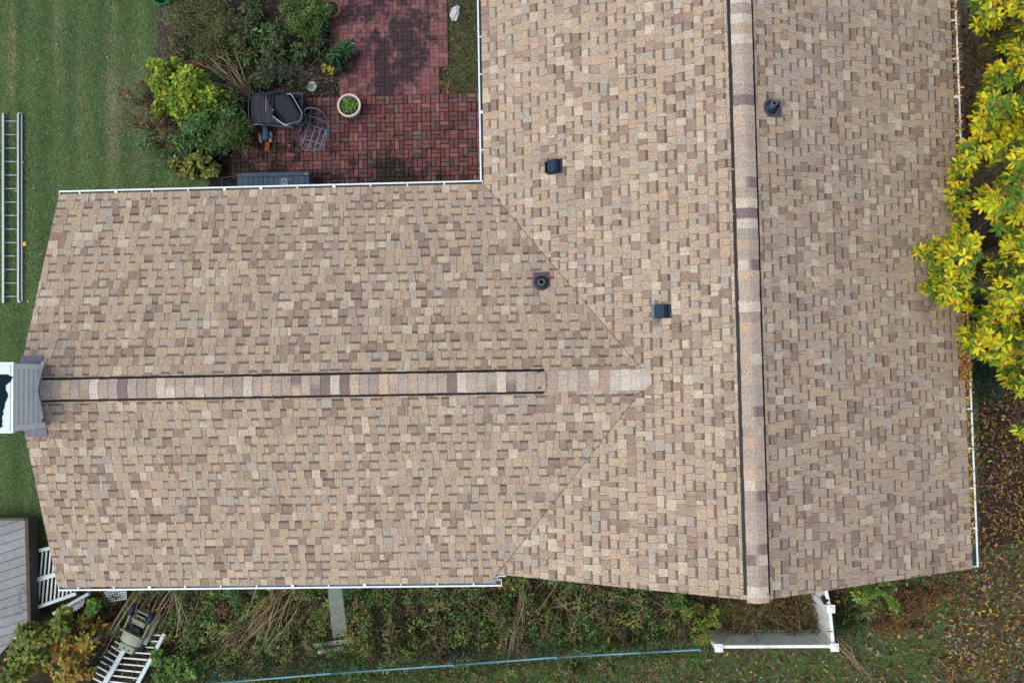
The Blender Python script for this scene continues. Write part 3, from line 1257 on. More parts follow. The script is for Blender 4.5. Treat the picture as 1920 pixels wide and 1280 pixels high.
def foliage(blobs, pal, ln, wd, up=.8, fold=.22, droop=.2, shell=.55, jit=.2, out=.8, clump=True):
    """leaves in ellipsoids: (x, y, z, rx, ry, rz, n). Returns arrays"""
    Vs, Fs, Cs, k = [], [], [], 0
    for (x, y, zc, rx, ry, rz, n) in blobs:
        k_ = max(3, int(n / 55)) if clump else 1
        d = rand_dir(n, .35)
        lump = 1 + .12 * rng.normal(0, 1, (n, 1))
        ax_ = np.array([rx, ry, rz])
        if clump:
            # sprays of leaves scattered through the volume, so gaps and an uneven outline remain
            cd = rand_dir(k_, .15) * (rng.random((k_, 1)) ** .45) * ax_
            cs = rng.uniform(.22, .48, (k_, 1))
            idx = rng.integers(0, k_, n)
            r = shell + (1 - shell) * rng.random((n, 1)) ** .7
            P = np.array([x, y, zc]) + cd[idx] + d * r * lump * ax_ * cs[idx]
            tone_ = rng.normal(1, .22, (k_, 1))[idx]
        else:
            r = shell + (1 - shell) * rng.random((n, 1)) ** .7
            P = np.array([x, y, zc]) + d * r * lump * ax_
            tone_ = np.ones((n, 1))
        P[:, 2] = np.maximum(P[:, 2], .03)
        D = unit(d * out + rng.normal(0, .6, (n, 3)))
        D[:, 2] *= .5
        N = unit(rng.normal(0, .55, (n, 3)) + np.array([0, 0, up + .3]) + d * .4)
        L_ = ln * rng.uniform(.6, 1.25, n)
        V, F, C = leaf_arrays(P, D, N, L_, wd * L_ / ln, np.clip(pick(pal, n, jit) * tone_ * 1.6, .003, .8), fold, droop)
        Vs.append(V)
        Fs.append(F + k)
        Cs.append(C)
        k += len(V)
    return np.concatenate(Vs), np.concatenate(Fs), np.concatenate(Cs)


def plant(name, label, cat, blobs, pal, ln, wd, group=None, stems=6, stem_col=(.07, .05, .035), **kw):
    """blobs in pixels: (px, py, z_centre, r_px, r_py, rz, n)"""
    W_ = []
    for (px, py, zc, rx, ry, rz, n) in blobs:
        p = at(px, py, zc)
        s = FPX / (CAM_LOC[2] - zc)
        W_.append((p.x, p.y, zc, rx / s, ry / s, rz, n))
    bx = sum(w[0] for w in W_) / len(W_)
    by = sum(w[1] for w in W_) / len(W_)
    e = empty(name, (bx, by, 0), label, cat, group)
    V, F, C = foliage(W_, pal, ln, wd, **kw)
    put(link('foliage', np_mesh('foliage', V, F, M['leaf'], C)), e)
    for (x, y, zc, rx, ry, rz, n) in W_:
        for k in range(stems):
            b = MB()
            a = random.uniform(0, 6.28)
            t = random.uniform(.3, .85)
            tip = Vector((x + math.cos(a) * rx * t, y + math.sin(a) * ry * t, zc + rz * random.uniform(-.1, .6)))
            base = Vector((x + random.uniform(-.05, .05), y + random.uniform(-.05, .05), 0))
            mid = base.lerp(tip, .5) + Vector((random.uniform(-.05, .05), random.uniform(-.05, .05), .1))
            b.tube([base, mid, tip], [.011, .008, .004], 5, stem_col)
            b.build('stem', M['stem'], e)
    return e


def canes(name, label, cat, base_px, tips, n, col, z_tip=.9, rad=.006, group=None, spread=.12, z0=.0, arch=.25):
    """a clump of thin dry canes leaning out from one base: each cane bends over"""
    p = at(*base_px, 0)
    e = empty(name, (p.x, p.y, 0), label, cat, group)
    for k in range(n):
        b = MB()
        tp = random.choice(tips)
        zt = z_tip * random.uniform(.6, 1.1)
        t = at(tp[0] + random.gauss(0, 9), tp[1] + random.gauss(0, 9), zt)
        q = Vector((p.x + random.gauss(0, spread), p.y + random.gauss(0, spread), z0))
        c1 = q.lerp(t, .35) + Vector((random.gauss(0, .03), random.gauss(0, .03), arch))
        c2 = q.lerp(t, .7) + Vector((random.gauss(0, .03), random.gauss(0, .03), arch * .8))
        c = tuple(np.array(random.choice(col)) * random.uniform(.7, 1.2))
        b.tube([q, c1, c2, t], [rad, rad * .9, rad * .75, rad * .4], 5, c)
        if random.random() < .5:
            u = c2 + Vector((random.gauss(0, .12), random.gauss(0, .12), .05))
            b.tube([c1.lerp(c2, .6), u], [rad * .6, rad * .3], 4, c)
        b.build('cane', M['stem'], e)
    return e


STRAWC = [(.36, .27, .17), (.27, .19, .115), (.44, .35, .24), (.19, .13, .08)]

# ---- shrubs and plants of the corner bed
plant('shrub', 'low olive green fine leaved shrub at the top of the garden bed beside the lawn', 'shrub',
      [(385, 50, .45, 62, 52, .45, 3600), (345, 30, .3, 45, 35, .35, 1700), (425, 70, .4, 45, 48, .4, 1900), (395, 100, .25, 40, 28, .3, 900)],
      G_OLIVE, .055, .020, shell=.3, jit=.3)
plant('shrub', 'dark broad leaved shrub with pale leaf tips spread over the middle of the bed', 'shrub',
      [(505, 70, .40, 40, 28, .30, 340), (545, 95, .40, 45, 30, .30, 360), (470, 55, .35, 30, 32, .3, 240), (500, 105, .35, 38, 20, .3, 240), (590, 70, .35, 25, 40, .3, 200), (455, 95, .35, 22, 26, .3, 150), (478, 18, .35, 22, 20, .25, 110)],
      [(2, (.055, .10, .035)), (2, (.035, .07, .025)), (1, (.095, .13, .045)), (.5, (.06, .05, .035))], .105, .055, shell=.4, up=1.2, jit=.28)
plant('boxwood', 'bright green small leaved boxwood beside the brown clay pot', 'shrub',
      [(575, 35, .5, 38, 34, .4, 2600), (595, 15, .5, 28, 24, .35, 1100), (550, 15, .45, 26, 20, .35, 800)], G_MID + [(1.5, (.13, .18, .05))], .05, .026, shell=.45)
plant('rhododendron', 'dark green rhododendron with long leaves at the edge of the upper brick paving', 'shrub',
      [(640, 100, .45, 24, 22, .3, 190), (652, 92, .5, 18, 16, .25, 110), (640, 125, .3, 20, 18, .25, 100)],
      [(3, (.022, .065, .026)), (2, (.035, .09, .04)), (1, (.06, .11, .06))], .15, .045, shell=.2, up=.7, droop=.35)
plant('lavender', 'grey green lavender clump in the bed behind the stacked chairs', 'plant',
      [(525, 128, .2, 34, 20, .22, 900), (505, 140, .2, 20, 14, .2, 350)], G_SAGE, .09, .012, up=.2, shell=.2)
plant('shrub', 'tall yellow green shrub leaning out over the lawn edge', 'shrub',
      [(335, 150, 1.1, 44, 34, .45, 640), (318, 128, 1.2, 30, 22, .35, 300), (365, 175, 1.0, 52, 42, .5, 900), (345, 205, .9, 50, 38, .45, 700), (310, 190, .8, 32, 34, .4, 300), (345, 170, 1.0, 60, 48, .4, 900), (298, 150, 1.0, 26, 26, .3, 160), (400, 190, .9, 36, 30, .4, 380)],
      [(3.2, (.22, .30, .03)), (3, (.14, .24, .03)), (1.2, (.33, .32, .03)), (1.6, (.08, .15, .03))], .105, .068, shell=.25, jit=.2, up=1.0)
plant('shrub', 'fresh green rounded shrub between the yellow green shrub and the toys', 'shrub',
      [(395, 220, .8, 52, 46, .45, 2600), (370, 248, .7, 46, 34, .4, 1700), (425, 205, .7, 34, 30, .35, 1100), (400, 235, .6, 60, 40, .3, 1300)],
      [(3, (.06, .13, .035)), (2, (.09, .17, .045)), (1, (.05, .10, .04))], .07, .040, shell=.35)
plant('shrub', 'mid green fine leaved shrub hanging over the mossy corner of the patio', 'shrub',
      [(438, 258, .7, 36, 30, .4, 2300), (410, 262, .55, 30, 24, .35, 1200), (455, 246, .6, 20, 22, .3, 700)],
      G_MID + [(2, (.11, .14, .04))], .05, .022, shell=.3)
plant('shrub', 'low yellowing broad leaved plant at the lower corner of the bed', 'plant',
      [(372, 300, .4, 32, 24, .25, 210), (345, 318, .3, 30, 16, .2, 120), (400, 316, .3, 24, 14, .2, 90)],
      [(2, (.12, .16, .03)), (2, (.18, .18, .04)), (1, (.06, .11, .03)), (.7, (.25, .22, .06))], .13, .075, shell=.2, up=1.1)
plant('shrub', 'bluish green leafy plant at the foot of the bed next to the lawn', 'plant',
      [(300, 268, .3, 30, 22, .2, 300), (325, 290, .3, 30, 20, .2, 300), (285, 240, .25, 24, 24, .2, 170), (345, 285, .35, 30, 22, .25, 260)],
      [(2, (.035, .10, .05)), (2, (.06, .13, .05)), (1, (.14, .12, .06))], .10, .04, shell=.2)
plant('shrub', 'twiggy russet leaved bush drooping over the lawn', 'shrub',
      [(258, 175, .9, 34, 30, .25, 300), (285, 215, .9, 36, 26, .25, 300), (250, 225, .6, 26, 22, .2, 110), (320, 255, .7, 40, 22, .3, 360), (355, 262, .7, 28, 22, .3, 240)],
      [(2, (.15, .10, .055)), (2, (.10, .10, .045)), (1, (.20, .15, .09)), (.25, (.30, .03, .03)), (1, (.06, .09, .03))], .07, .026, shell=.15, up=.4, stems=9, stem_col=(.11, .06, .045))
plant('shrub', 'green low growth with small leaves under the dry canes in the bed', 'plant',
      [(470, 160, .25, 40, 20, .2, 380), (430, 140, .25, 40, 24, .25, 480), (560, 150, .2, 36, 20, .2, 260)],
      G_DARK + [(1, (.11, .12, .05))], .06, .025, shell=.2, jit=.3)
plant('shrub', 'small bush of nearly bare twigs with a few yellow leaves beside the round stepping stone', 'shrub',
      [(618, 132, .4, 26, 18, .25, 60), (610, 128, .4, 8, 6, .1, 26)], [(2, (.35, .30, .03)), (1, (.12, .14, .05))], .07, .035, shell=.1, stems=14, stem_col=(.17, .14, .06))
canes('dry_canes', 'fan of pale dry canes leaning out from behind the stacked chairs', 'dry stems', (482, 186), [(330, 145), (370, 120), (400, 112), (425, 100), (392, 135), (430, 88), (350, 150), (455, 150)], 22, STRAWC, 1.0, .0075)
canes('bare_twigs', 'loose bare grey twigs lying across the right side of the bed', 'dry stems', (590, 130), [(560, 60), (640, 150), (650, 170), (520, 100), (630, 60), (560, 150), (660, 125), (600, 20)], 26, [(.12, .09, .07), (.17, .14, .11)], .35, .005, spread=.35, arch=.1)
canes('bare_twigs', 'long bare twigs reaching from the russet bush over the lawn', 'dry stems', (330, 245), [(170, 110), (210, 130), (200, 245), (230, 190), (180, 160), (250, 300), (215, 210), (240, 130), (195, 215)], 20, [(.20, .15, .10), (.27, .21, .14)], .8, .0075, arch=.15)
canes('rose_canes', 'dark thin stems rising from the bare mulch by the lawn edge', 'dry stems', (345, 90), [(310, 40), (320, 110), (300, 80), (370, 130), (350, 30), (285, 20)], 16, [(.10, .07, .06), (.14, .10, .09)], .4, .005, spread=.25, arch=.1)

# leaf litter, chips and twigs on the bed: nobody could count them
def litter(name, poly, n, pal, ln=(.03, .08), z=(.01, .05), zf=None, kind='stuff', aspect=.5, tilt=.35, parent=None, mt='litter', jit=.28):
    xs = [p[0] for p in poly]
    ys = [p[1] for p in poly]
    px, py = rng.uniform(min(xs), max(xs), n * 3), rng.uniform(min(ys), max(ys), n * 3)
    k = inside(px, py, poly)
    px, py = px[k][:n], py[k][:n]
    zz = rng.uniform(z[0], z[1], len(px)) if zf is None else zf(px, py)
    P = at_np(px, py, zz)
    m = len(P)
    a = rng.uniform(0, 6.283, m)
    D = np.stack([np.cos(a), np.sin(a), rng.normal(0, tilt, m)], 1)
    N = unit(rng.normal(0, tilt, (m, 3)) + np.array([0, 0, 1.0]))
    L_ = rng.uniform(ln[0], ln[1], m)
    V, F, C = leaf_arrays(P, D, N, L_, L_ * aspect * rng.uniform(.6, 1.3, m), pick(pal, m, jit), rng.choice([-.3, .3]) * 1.0, .1)
    o = link(name, np_mesh(name, V, F, M[mt], C))
    if parent is not None:
        put(o, parent)
    return tag(o, kind=kind)


BED = [(290, -20), (296, 95), (300, 260), (335, 325), (392, 325), (400, 270), (470, 240), (560, 182), (655, 180), (650, 90), (610, 30), (605, -20)]
litter('bed_litter', BED, 2600, BROWNS + [(1.2, (.16, .14, .12)), (.5, (.30, .28, .24))], (.02, .07))
litter('bed_litter', [(296, 15), (345, 22), (350, 75), (335, 115), (292, 122)], 900, [(2, (.13, .11, .095)), (2, (.09, .075, .065)), (.4, (.22, .20, .18)), (.2, (.2, .06, .05))], (.02, .09), aspect=.2)
litter('bed_litter', [(560, 130), (660, 130), (660, 182), (560, 182)], 420, [(2, (.10, .085, .07)), (1, (.26, .23, .19)), (1, (.05, .04, .035))], (.02, .07), aspect=.3)
litter('side_bed_litter', [(842, -20), (900, -20), (900, 176), (823, 176), (823, 126), (842, 126)], 2600, BROWNS + [(1, (.30, .24, .12)), (1.6, (.05, .075, .025)), (.6, (.32, .30, .26))], (.02, .07), aspect=.35)
grass('side_bed_grass', [(842, -20), (900, -20), (900, 176), (830, 176), (842, 126)], 1300, lambda px, py, P: pick([(w, tuple(2 * x for x in c)) for w, c in G_DARK] + [(5, (.16, .13, .07))], len(px), .3), .10, .22, .012, 1.2)
litter('lawn_scraps', [(-10, -10), (270, -10), (262, 190), (320, 320), (390, 366), (130, 366), (60, 640), (-10, 640)], 330, [(2, (.22, .22, .20)), (1, (.14, .10, .06)), (.7, (.32, .33, .33)), (.8, (.10, .06, .03))], (.025, .065), (.03, .07), aspect=.6)
litter('patio_litter', [(395, 185), (890, 185), (890, 345), (400, 345)], 90, [(2, (.30, .16, .05)), (1, (.22, .20, .17)), (2, (.10, .05, .03)), (.5, (.34, .26, .06))], (.025, .06), (.07, .075))
litter('patio_litter', [(420, 250), (560, 240), (575, 335), (420, 335)], 160, [(2, (.05, .035, .025)), (1, (.03, .035, .018))], (.02, .05), (.065, .075))

# ---- ladder on the lawn
def at2(px, py, zz):
    return at(px, py, zz)


lad = empty('ladder', at(24, 390, 0), 'long aluminium extension ladder lying flat on the lawn', 'ladder')
lz = .06
for x, ww, zz, y0, y1 in ((7.2, .052, .085, 213.5, 568), (10, .02, .05, 213.5, 567), (35.3, .045, .085, 213.5, 566), (41.5, .035, .05, 212.5, 566)):
    b = MB()
    b.bar(at(x, y0, zz), at(x + .2, y1, zz), ww, .07 if zz > .06 else .05)
    b.build('rail', M['alu'], lad, bevel=.004)
for i in range(15):
    y = 227.5 + i * 25.25
    if y > 562:
        break
    b = MB()
    b.tube([at(9, y, .085), at(35, y, .085)], .017, 8)
    b.build('rung', M['alu'], lad, smooth=True)
for yy in (214, 566):
    b = MB()
    b.box(at(38, yy, .07), (.05, .03, .09))
    b.build('end_bracket', M['alu'], lad)
b = MB()
b.box(at(47, 457.5, .05), (.085, .10, .06), .15, col=(.50, .36, .07))
tag(b.build('sponge', M['plastic'], bevel=.012), 'small yellow square sponge on the lawn beside the ladder', 'sponge')

# ---- pots
def pot(name, label, px, py, r, h, rim, col, soil, leaf=None, wob=0):
    p = at(px, py, h)
    e = empty(name, (p.x, p.y, 0), label, 'plant pot')
    zb = patio_z + .012
    b = MB()
    t = rim
    b.lathe((p.x, p.y, 0), [(r * .70, zb), (r * .74, zb + .02), (r * .95, h - .08), (r * .96, h - .075), (r, h - .07), (r * 1.01, h - .01), (r, h), (r - t, h), (r - t - .005, h - .05), (r - t - .012, h - .10)], 40, col=col)
    b.build('pot_body', M['terracotta'], e, smooth=False)
    b = MB()
    b.lathe((p.x, p.y, 0), [(r - t - .008, h - .085), (.0, h - .065)], 24, col=soil)
    b.build('potting_soil', M['soil'], e)
    if leaf:
        pal, ln, wd, n, rz = leaf
        V, F, C = foliage([(p.x, p.y, h - .07, r - t - .04, r - t - .04, rz, n)], pal, ln, wd, shell=.05, up=.8, clump=False)
        put(link('foliage', np_mesh('foliage', V, F, M['leaf'], C)), e)
    b = MB()
    for k in range(16):
        a, q = random.uniform(0, 6.28), random.uniform(.1, .8) * (r - t)
        c = Vector((p.x + q * math.cos(a), p.y + q * math.sin(a), h - .07))
        b.tube([c, c + Vector((random.gauss(0, .07), random.gauss(0, .07), random.uniform(.05, .14)))], [.005, .003], 4, random.choice(STRAWC))
    b.build('dry_stalk', M['stem'], e)
    return e


pot('plant_pot', 'large cream round pot of green leaves standing on the brick patio', 654, 197.5, .262, .40, .04, (.52, .46, .40), (.03, .024, .02), ([(3, (.09, .24, .03)), (2, (.13, .28, .035)), (1, (.05, .14, .02)), (.8, (.14, .08, .09))], .055, .03, 620, .09))
pot('plant_pot', 'brown clay pot with dry stalks by the upper paving', 622, 16.5, .185, .34, .022, (.22, .13, .09), (.05, .042, .038))
pot('plant_pot', 'dark blue glazed pot with a trailing green plant, cut by the top of the photo', 541, 3, .20, .34, .025, (.02, .04, .07), (.03, .024, .02), (G_LIGHT, .05, .03, 420, .12))
e = empty('watering_can', at(613, 52, .0), 'dark green plastic watering can lying beside the boxwood', 'watering can')
b = MB()
c = at(613, 50, .16)
b.lathe(c, [(.0, -.13), (.07, -.13), (.075, -.1), (.07, .11), (.06, .13), (.045, .13), (.04, .05)], 20, col=(.012, .055, .042), axis=(.25, 1, .15))
b.build('can_body', M['plastic'], e, smooth=True)
b = MB()
b.tube([c + Vector((.05, -.08, .05)), c + Vector((.10, -.03, .08)), c + Vector((.11, .06, .08)), c + Vector((.05, .1, .05))], .012, 6, (.012, .055, .042))
b.build('handle', M['plastic'], e)
b = MB()
b.tube([c + Vector((-.04, -.08, 0)), c + Vector((-.12, .02, .03)), c + Vector((-.15, .12, .06))], [.02, .015, .013], 7, (.012, .055, .042))
b.build('spout', M['plastic'], e)

# round stepping stone with a faded pattern
e = empty('stepping_stone', at(584, 163, 0), 'round pale green stepping stone lying in the bed litter', 'stepping stone')
c = at(584.5, 162, .07)
b = MB()
b.lathe((c.x, c.y, 0), [(.118, .02), (.118, .062), (.112, .07), (.0, .07)], 32, col=(.30, .40, .34))
put(b.build('stone_disc', mat('stone_glaze', (.33, .43, .37), .6, nscale=15, namt=.35, spot=(.13, .22, .17), spot_scale=14, spot_lo=.5, spot_hi=.62)), e)

# ---- stack of patio chairs with a tub on top
CH = (.022, .034, .060)
for k in range(3):
    lab = ['dark blue metal patio chair at the bottom of the stack, its back nearest the bushes', 'dark blue metal patio chair in the middle of the stack of three', 'dark blue metal patio chair at the top of the stack, under the tray'][k]
    cx = 467 + k * 19
    dz = k * .07
    e = empty('patio_chair', at(cx + 35, 205, 0), lab, 'chair', 'stacked patio chairs')
    zb_ = .74 + dz
    for j, xx in enumerate((0, 6)):
        b = MB()
        pts = [at(cx + xx + 2 - 3 * math.sin(math.pi * t), 172 + 62 * t, zb_ - .05 * j + .08 * math.sin(math.pi * t)) for t in np.linspace(0, 1, 9)]
        b.tube(pts, .013, 7, CH)
        b.build('back_rail', M['metal_paint'], e, smooth=True)
    for yy in (176, 231):
        b = MB()
        pts = [at(cx + 2, yy, zb_), at(cx + 12, yy, zb_ - .08), at(cx + 40, yy + (2 if yy > 200 else -1), .62 + dz), at(cx + 66, yy + (4 if yy > 200 else -1), .60 + dz)]
        b.tube(pts, .017, 7, CH)
        b.build('armrest', M['metal_paint'], e, smooth=True)
    b = MB()
    q1, q2 = at(cx + 9, 179, .43 + dz), at(cx + 61, 229, .43 + dz)
    b.box((q1 + q2) / 2, (abs(q2.x - q1.x), abs(q2.y - q1.y), .014), col=(.010, .013, .018))
    b.build('seat', M['metal_paint'], e, bevel=.005)
    for xx in (8, 62):
        for yy in (178, 230):
            b = MB()
            q = at(cx + xx, yy, .44 + dz)
            b.tube([q, (q.x, q.y, patio_z + .012 + dz)], .014, 7, CH)
            b.build('leg', M['metal_paint'], e)
    b = MB()
    for yy in (178, 230):
        b.bar(at(cx + 8, yy, .44 + dz), at(cx + 62, yy, .44 + dz), .025, .025, CH)
    b.bar(at(cx + 8, 178, .44 + dz), at(cx + 8, 230, .44 + dz), .025, .025, CH)
    b.bar(at(cx + 62, 178, .44 + dz), at(cx + 62, 230, .44 + dz), .025, .025, CH)
    b.build('seat_frame', M['metal_paint'], e)
# flat blue bench plank beneath the arms
e = empty('side_table', at(520, 229, 0), 'blue slatted table edge showing below the stacked chairs', 'table')
for k in range(3):
    b = MB()
    b.bar(at(486, 224 + k * 4.6, .40), at(551, 232 + k * 3.6, .40), .036, .02, (.06, .11, .17))
    b.build('slat', M['wood'], e)
for q in ((492, 228), (545, 235)):
    b = MB()
    c = at(*q, .39)
    b.box((c.x, c.y, .22), (.03, .03, .33), col=(.05, .08, .12))
    b.build('leg', M['wood'], e)


def tray(name, label, corners, z0_, h, cout, cin, rim, cat):
    pts = [at(x, y, z0_ + h) for x, y in corners]
    e = empty(name, sum(pts, Vector()) / len(pts) - Vector((0, 0, h)), label, cat)
    c = sum(pts, Vector()) / len(pts)
    ring = []
    n = len(pts)
    for i in range(n):
        a, p, d = pts[i - 1], pts[i], pts[(i + 1) % n]
        r = .05
        q1 = p + (a - p).normalized() * r
        q2 = p + (d - p).normalized() * r
        for t in (0, .5, 1):
            ring.append(q1.lerp(p, t).lerp(p.lerp(q2, t), t))
    m = len(ring)
    sc = lambda k, dz: [c + (v - c) * k + Vector((0, 0, dz)) for v in ring]
    b = MB()
    L_ = [sc(1.04, -.012), sc(1.05, .0), sc(1.0, .004), sc(.98, -.004)]
    vs = sum(L_, [])
    b.add(vs, [(j * m + i, j * m + (i + 1) % m, (j + 1) * m + (i + 1) % m, (j + 1) * m + i) for j in range(3) for i in range(m)], rim)
    b.build('rim', M['plastic'], e)
    b = MB()
    L_ = [sc(.985, -.003), sc(.88, -h + .02), sc(.84, -h)]
    vs = sum(L_, [])
    b.add(vs, [(j * m + i, j * m + (i + 1) % m, (j + 1) * m + (i + 1) % m, (j + 1) * m + i) for j in range(2) for i in range(m)] + [tuple(range(2 * m, 3 * m))], cin)
    b.build('tray_well', M['plastic'], e)
    b = MB()
    L_ = [sc(1.0, -.004), sc(.92, -h - .01)]
    vs = sum(L_, [])
    b.add(vs, [(i, (i + 1) % m, m + (i + 1) % m, m + i) for i in range(m)] + [tuple(range(m, 2 * m))], cout)
    b.build('tray_shell', M['plastic'], e)
    return e


tray('storage_tote', 'white plastic tote under the dark tray on the chairs', [(517, 182), (545, 176), (566, 212), (561, 226), (534, 235), (510, 216)], .60, .20, (.45, .48, .47), (.05, .06, .07), (.55, .58, .56), 'tote')
tray('plastic_tray', 'dark slate blue plastic tray lying tilted on top of the chair stack', [(500, 176), (529, 170), (543, 184), (561, 216), (552, 228), (534, 232), (523, 216), (502, 192)], .84, .07, (.014, .018, .024), (.010, .017, .026), (.022, .030, .04), 'tray')
b = MB()
b.tube([at(499.5, 184, .92), at(498.5, 210, .90)], .013, 7, (.30, .09, .33))
tag(b.build('pool_noodle', M['plastic']), 'thin purple stick lying across the stacked chairs', 'stick')
e = empty('black_bag', at(566, 195, 0), 'crumpled black bag against the right side of the chair stack', 'bag')
b = MB()
c = at(562, 194, .35)
nn, mm = 14, 10
for i in range(mm + 1):
    pass
vs, fs = [], []
for i in range(mm + 1):
    th_ = math.pi * i / mm
    for j in range(nn):
        ph = 2 * math.pi * j / nn
        d = Vector((math.sin(th_) * math.cos(ph), math.sin(th_) * math.sin(ph), math.cos(th_)))
        r = 1 + .28 * mnoise.noise(d * 2.3)
        vs.append(Vector((c.x, c.y, .33)) + Vector((d.x * .16 * r + d.y * -.10 * r, d.y * .22 * r, d.z * .27 * r)))
for i in range(mm):
    for j in range(nn):
        fs.append((i * nn + j, i * nn + (j + 1) % nn, (i + 1) * nn + (j + 1) % nn, (i + 1) * nn + j))
b.add(vs, fs, (.012, .014, .016))
b.build('bag_film', M['plastic'], e)
b = MB()
b.tube([c + Vector((0, 0, .22)), c + Vector((.04, .03, .30)), c + Vector((.09, .04, .27))], [.03, .015, .03], 6, (.012, .014, .016))
b.build('bag_knot', M['plastic'], e)

# ---- metal garden chair with strap seat, standing alone
GC = (.065, .105, .17)
e = empty('garden_chair', at(590, 268, patio_z), 'grey blue metal garden chair with open strap seat, alone on the bricks', 'chair')
sz_ = .44


def tub(name, pts, r=.012, par=None, n=7):
    b = MB()
    b.tube(pts, r, n, GC)
    return b.build(name, M['metal_paint'], par or e, smooth=True)


rim_px = [(579, 233), (574, 243), (567, 256), (563, 267), (564, 273), (570, 279), (579, 282.5), (589, 284), (598, 281), (605, 275), (609, 266), (612, 256), (614, 247), (612, 244), (597, 240), (579, 233)]
tub('seat_frame', [at(x, y, sz_) for x, y in rim_px], .013)
for a, c in (((579, 234), (567, 270)), ((591, 238), (577, 280)), ((602, 241), (588, 283)), ((611, 245), (599, 280))):
    b = MB()
    b.bar(at(*a, sz_), at(*c, sz_), .032, .006, GC)
    b.build('seat_strap', M['metal_paint'], e)
b = MB()
b.bar(at(563, 258, sz_ + .004), at(610, 273, sz_ + .004), .028, .006, GC)
b.build('seat_strap', M['metal_paint'], e)
bk = [((579, 233), sz_), ((573, 222), .60), ((570, 211), .74), ((573, 204), .82), ((583, 202), .86), ((595, 204), .87), ((606, 212), .83), ((613, 222), .72), ((614, 234), .58), ((613, 246), sz_)]
tub('back_frame', [at(*p, zz) for p, zz in bk], .013)
for a, za, c, zc in (((581, 234), sz_, (585, 203), .85), ((596, 239), sz_, (597, 206), .86), ((605, 242), sz_, (607, 214), .80)):
    tub('back_bar', [at(*a, za), at((a[0] + c[0]) / 2 - 2, (a[1] + c[1]) / 2, (za + zc) / 2), at(*c, zc)], .008)
tub('back_bar', [at(572, 215, .70), at(592, 221, .70), at(613, 230, .66)], .008)
for p, q in (((566, 272), (560, 268)), ((607, 270), (608, 268)), ((580, 236), (574, 234)), ((611, 247), (608, 248))):
    t = at(*p, sz_)
    tub('leg', [t, (t.x, t.y, patio_z + .012)], .012)
tub('armrest', [at(574, 226, .58), at(566, 236, .64), at(560, 250, .62), at(564, 262, sz_)], .011)
tub('armrest', [at(613, 228, .62), at(618, 240, .66), at(616, 254, .63), at(611, 262, sz_)], .011)
b = MB()
c = at(612, 252, .65)
b.lathe(c, [(.0, -.01), (.028, -.01), (.034, 0), (.028, .012), (.0, .012)], 12, col=GC)
b.build('arm_scroll', M['metal_paint'], e)

# second chair's leg frame, tipped beside it
e = empty('folding_stand', at(560, 240, patio_z), 'thin bent metal stand leaning between the chairs', 'stand')
tub('stand_loop', [at(553, 252, .12), at(556, 242, .30), at(564, 232, .50), at(566, 228, .52), at(562, 238, .34), at(560, 250, .10)], .010, e)
tub('stand_foot', [at(553, 252, .10), at(560, 250, .10)], .010, e)

# ---- ride-on toys and small things
TEAL = (.055, .15, .19)
e = empty('ride_on_toy', at(498, 250, patio_z), 'teal plastic ride on toy with cream wheels beside the chair stack', 'toy')
zt = .26
b = MB()
sec = [((497, 234), .035, .30), ((497, 240), .055, .29), ((498, 246), .065, .27), ((498, 251), .075, .24), ((498, 256), .10, .22), ((498, 261), .085, .20), ((498, 263.5), .03, .19)]
b.tube([at(*p, zz) for p, r, zz in sec], [r for p, r, zz in sec], 12, TEAL)
b.build('toy_body', M['plastic'], e, smooth=True)
for x, y in ((488, 255), (508, 252), (489, 262), (507, 261)):
    b = MB()
    c = at(x, y, .13)
    b.lathe((c.x, c.y, .13), [(.02, -.025), (.065, -.025), (.072, -.01), (.072, .01), (.065, .025), (.02, .025), (.02, -.025)], 18, col=(.55, .52, .42), axis=(1, .15, 0))
    b.build('wheel', M['plastic'], e)
b = MB()
b.tube([at(474, 234.5, .46), at(485, 233, .47), at(494, 234, .46)], .014, 7, (.5, .52, .5))
b.tube([at(486, 233.5, .46), at(495, 240, .30)], .012, 7, TEAL)
b.build('handlebar', M['plastic'], e)
e = empty('wooden_block', at(470, 239, patio_z), 'tan wooden block with a dark slot beside the ride on toy', 'block')
rot = Matrix.Rotation(R(-28), 3, 'Z')
c = at(470, 239, .20)
b = MB()
b.box((c.x, c.y, .135), (.155, .105, .14), col=(.38, .25, .12), rot=rot)
b.build('block_body', M['wood'], e, bevel=.006)
b = MB()
b.box((c.x, c.y, .2065), (.05, .022, .004), col=(.02, .015, .01), rot=rot)
b.build('slot', M['wood'], e)
e = empty('toy_stroller', at(452, 223, patio_z), 'pale plastic toy hoop and black wheel half under the green shrub', 'toy')
b = MB()
b.tube([at(441 + 0, 230, .3), at(438, 219, .34), at(443, 214, .36), at(449, 217, .35), at(449, 226, .32), at(444, 231, .3)], .012, 7, (.5, .56, .52))
b.build('hoop', M['plastic'], e)
b = MB()
c = at(459, 223, .2)
b.lathe((c.x, c.y, .2), [(.02, -.03), (.07, -.03), (.08, 0), (.07, .03), (.02, .03)], 16, col=(.012, .012, .014), axis=(1, .3, .4))
b.build('wheel', M['plastic'], e)
b = MB()
b.lathe((c.x + .03, c.y - .0, .22), [(.045, -.01), (.055, -.01), (.055, .01), (.045, .01), (.045, -.01)], 16, col=(.5, .5, .46), axis=(1, .3, .4))
b.build('wheel_hub', M['plastic'], e)
b = MB()
add_brick(b, (at(500.5, 274, .13).x, at(500.5, 274, .13).y, .115, (.105, .205), -.12, (.36, .085, .045), 0, True))
tag(b.build('loose_brick', M['brick_moss'], stain=True), 'single orange red brick lying loose on the patio below the toy', 'brick')
b = MB()
add_brick(b, (at(839, 163, .05).x, at(839, 163, .05).y, .06, (.095, .195), -.42, (.17, .065, .05), 0, True))
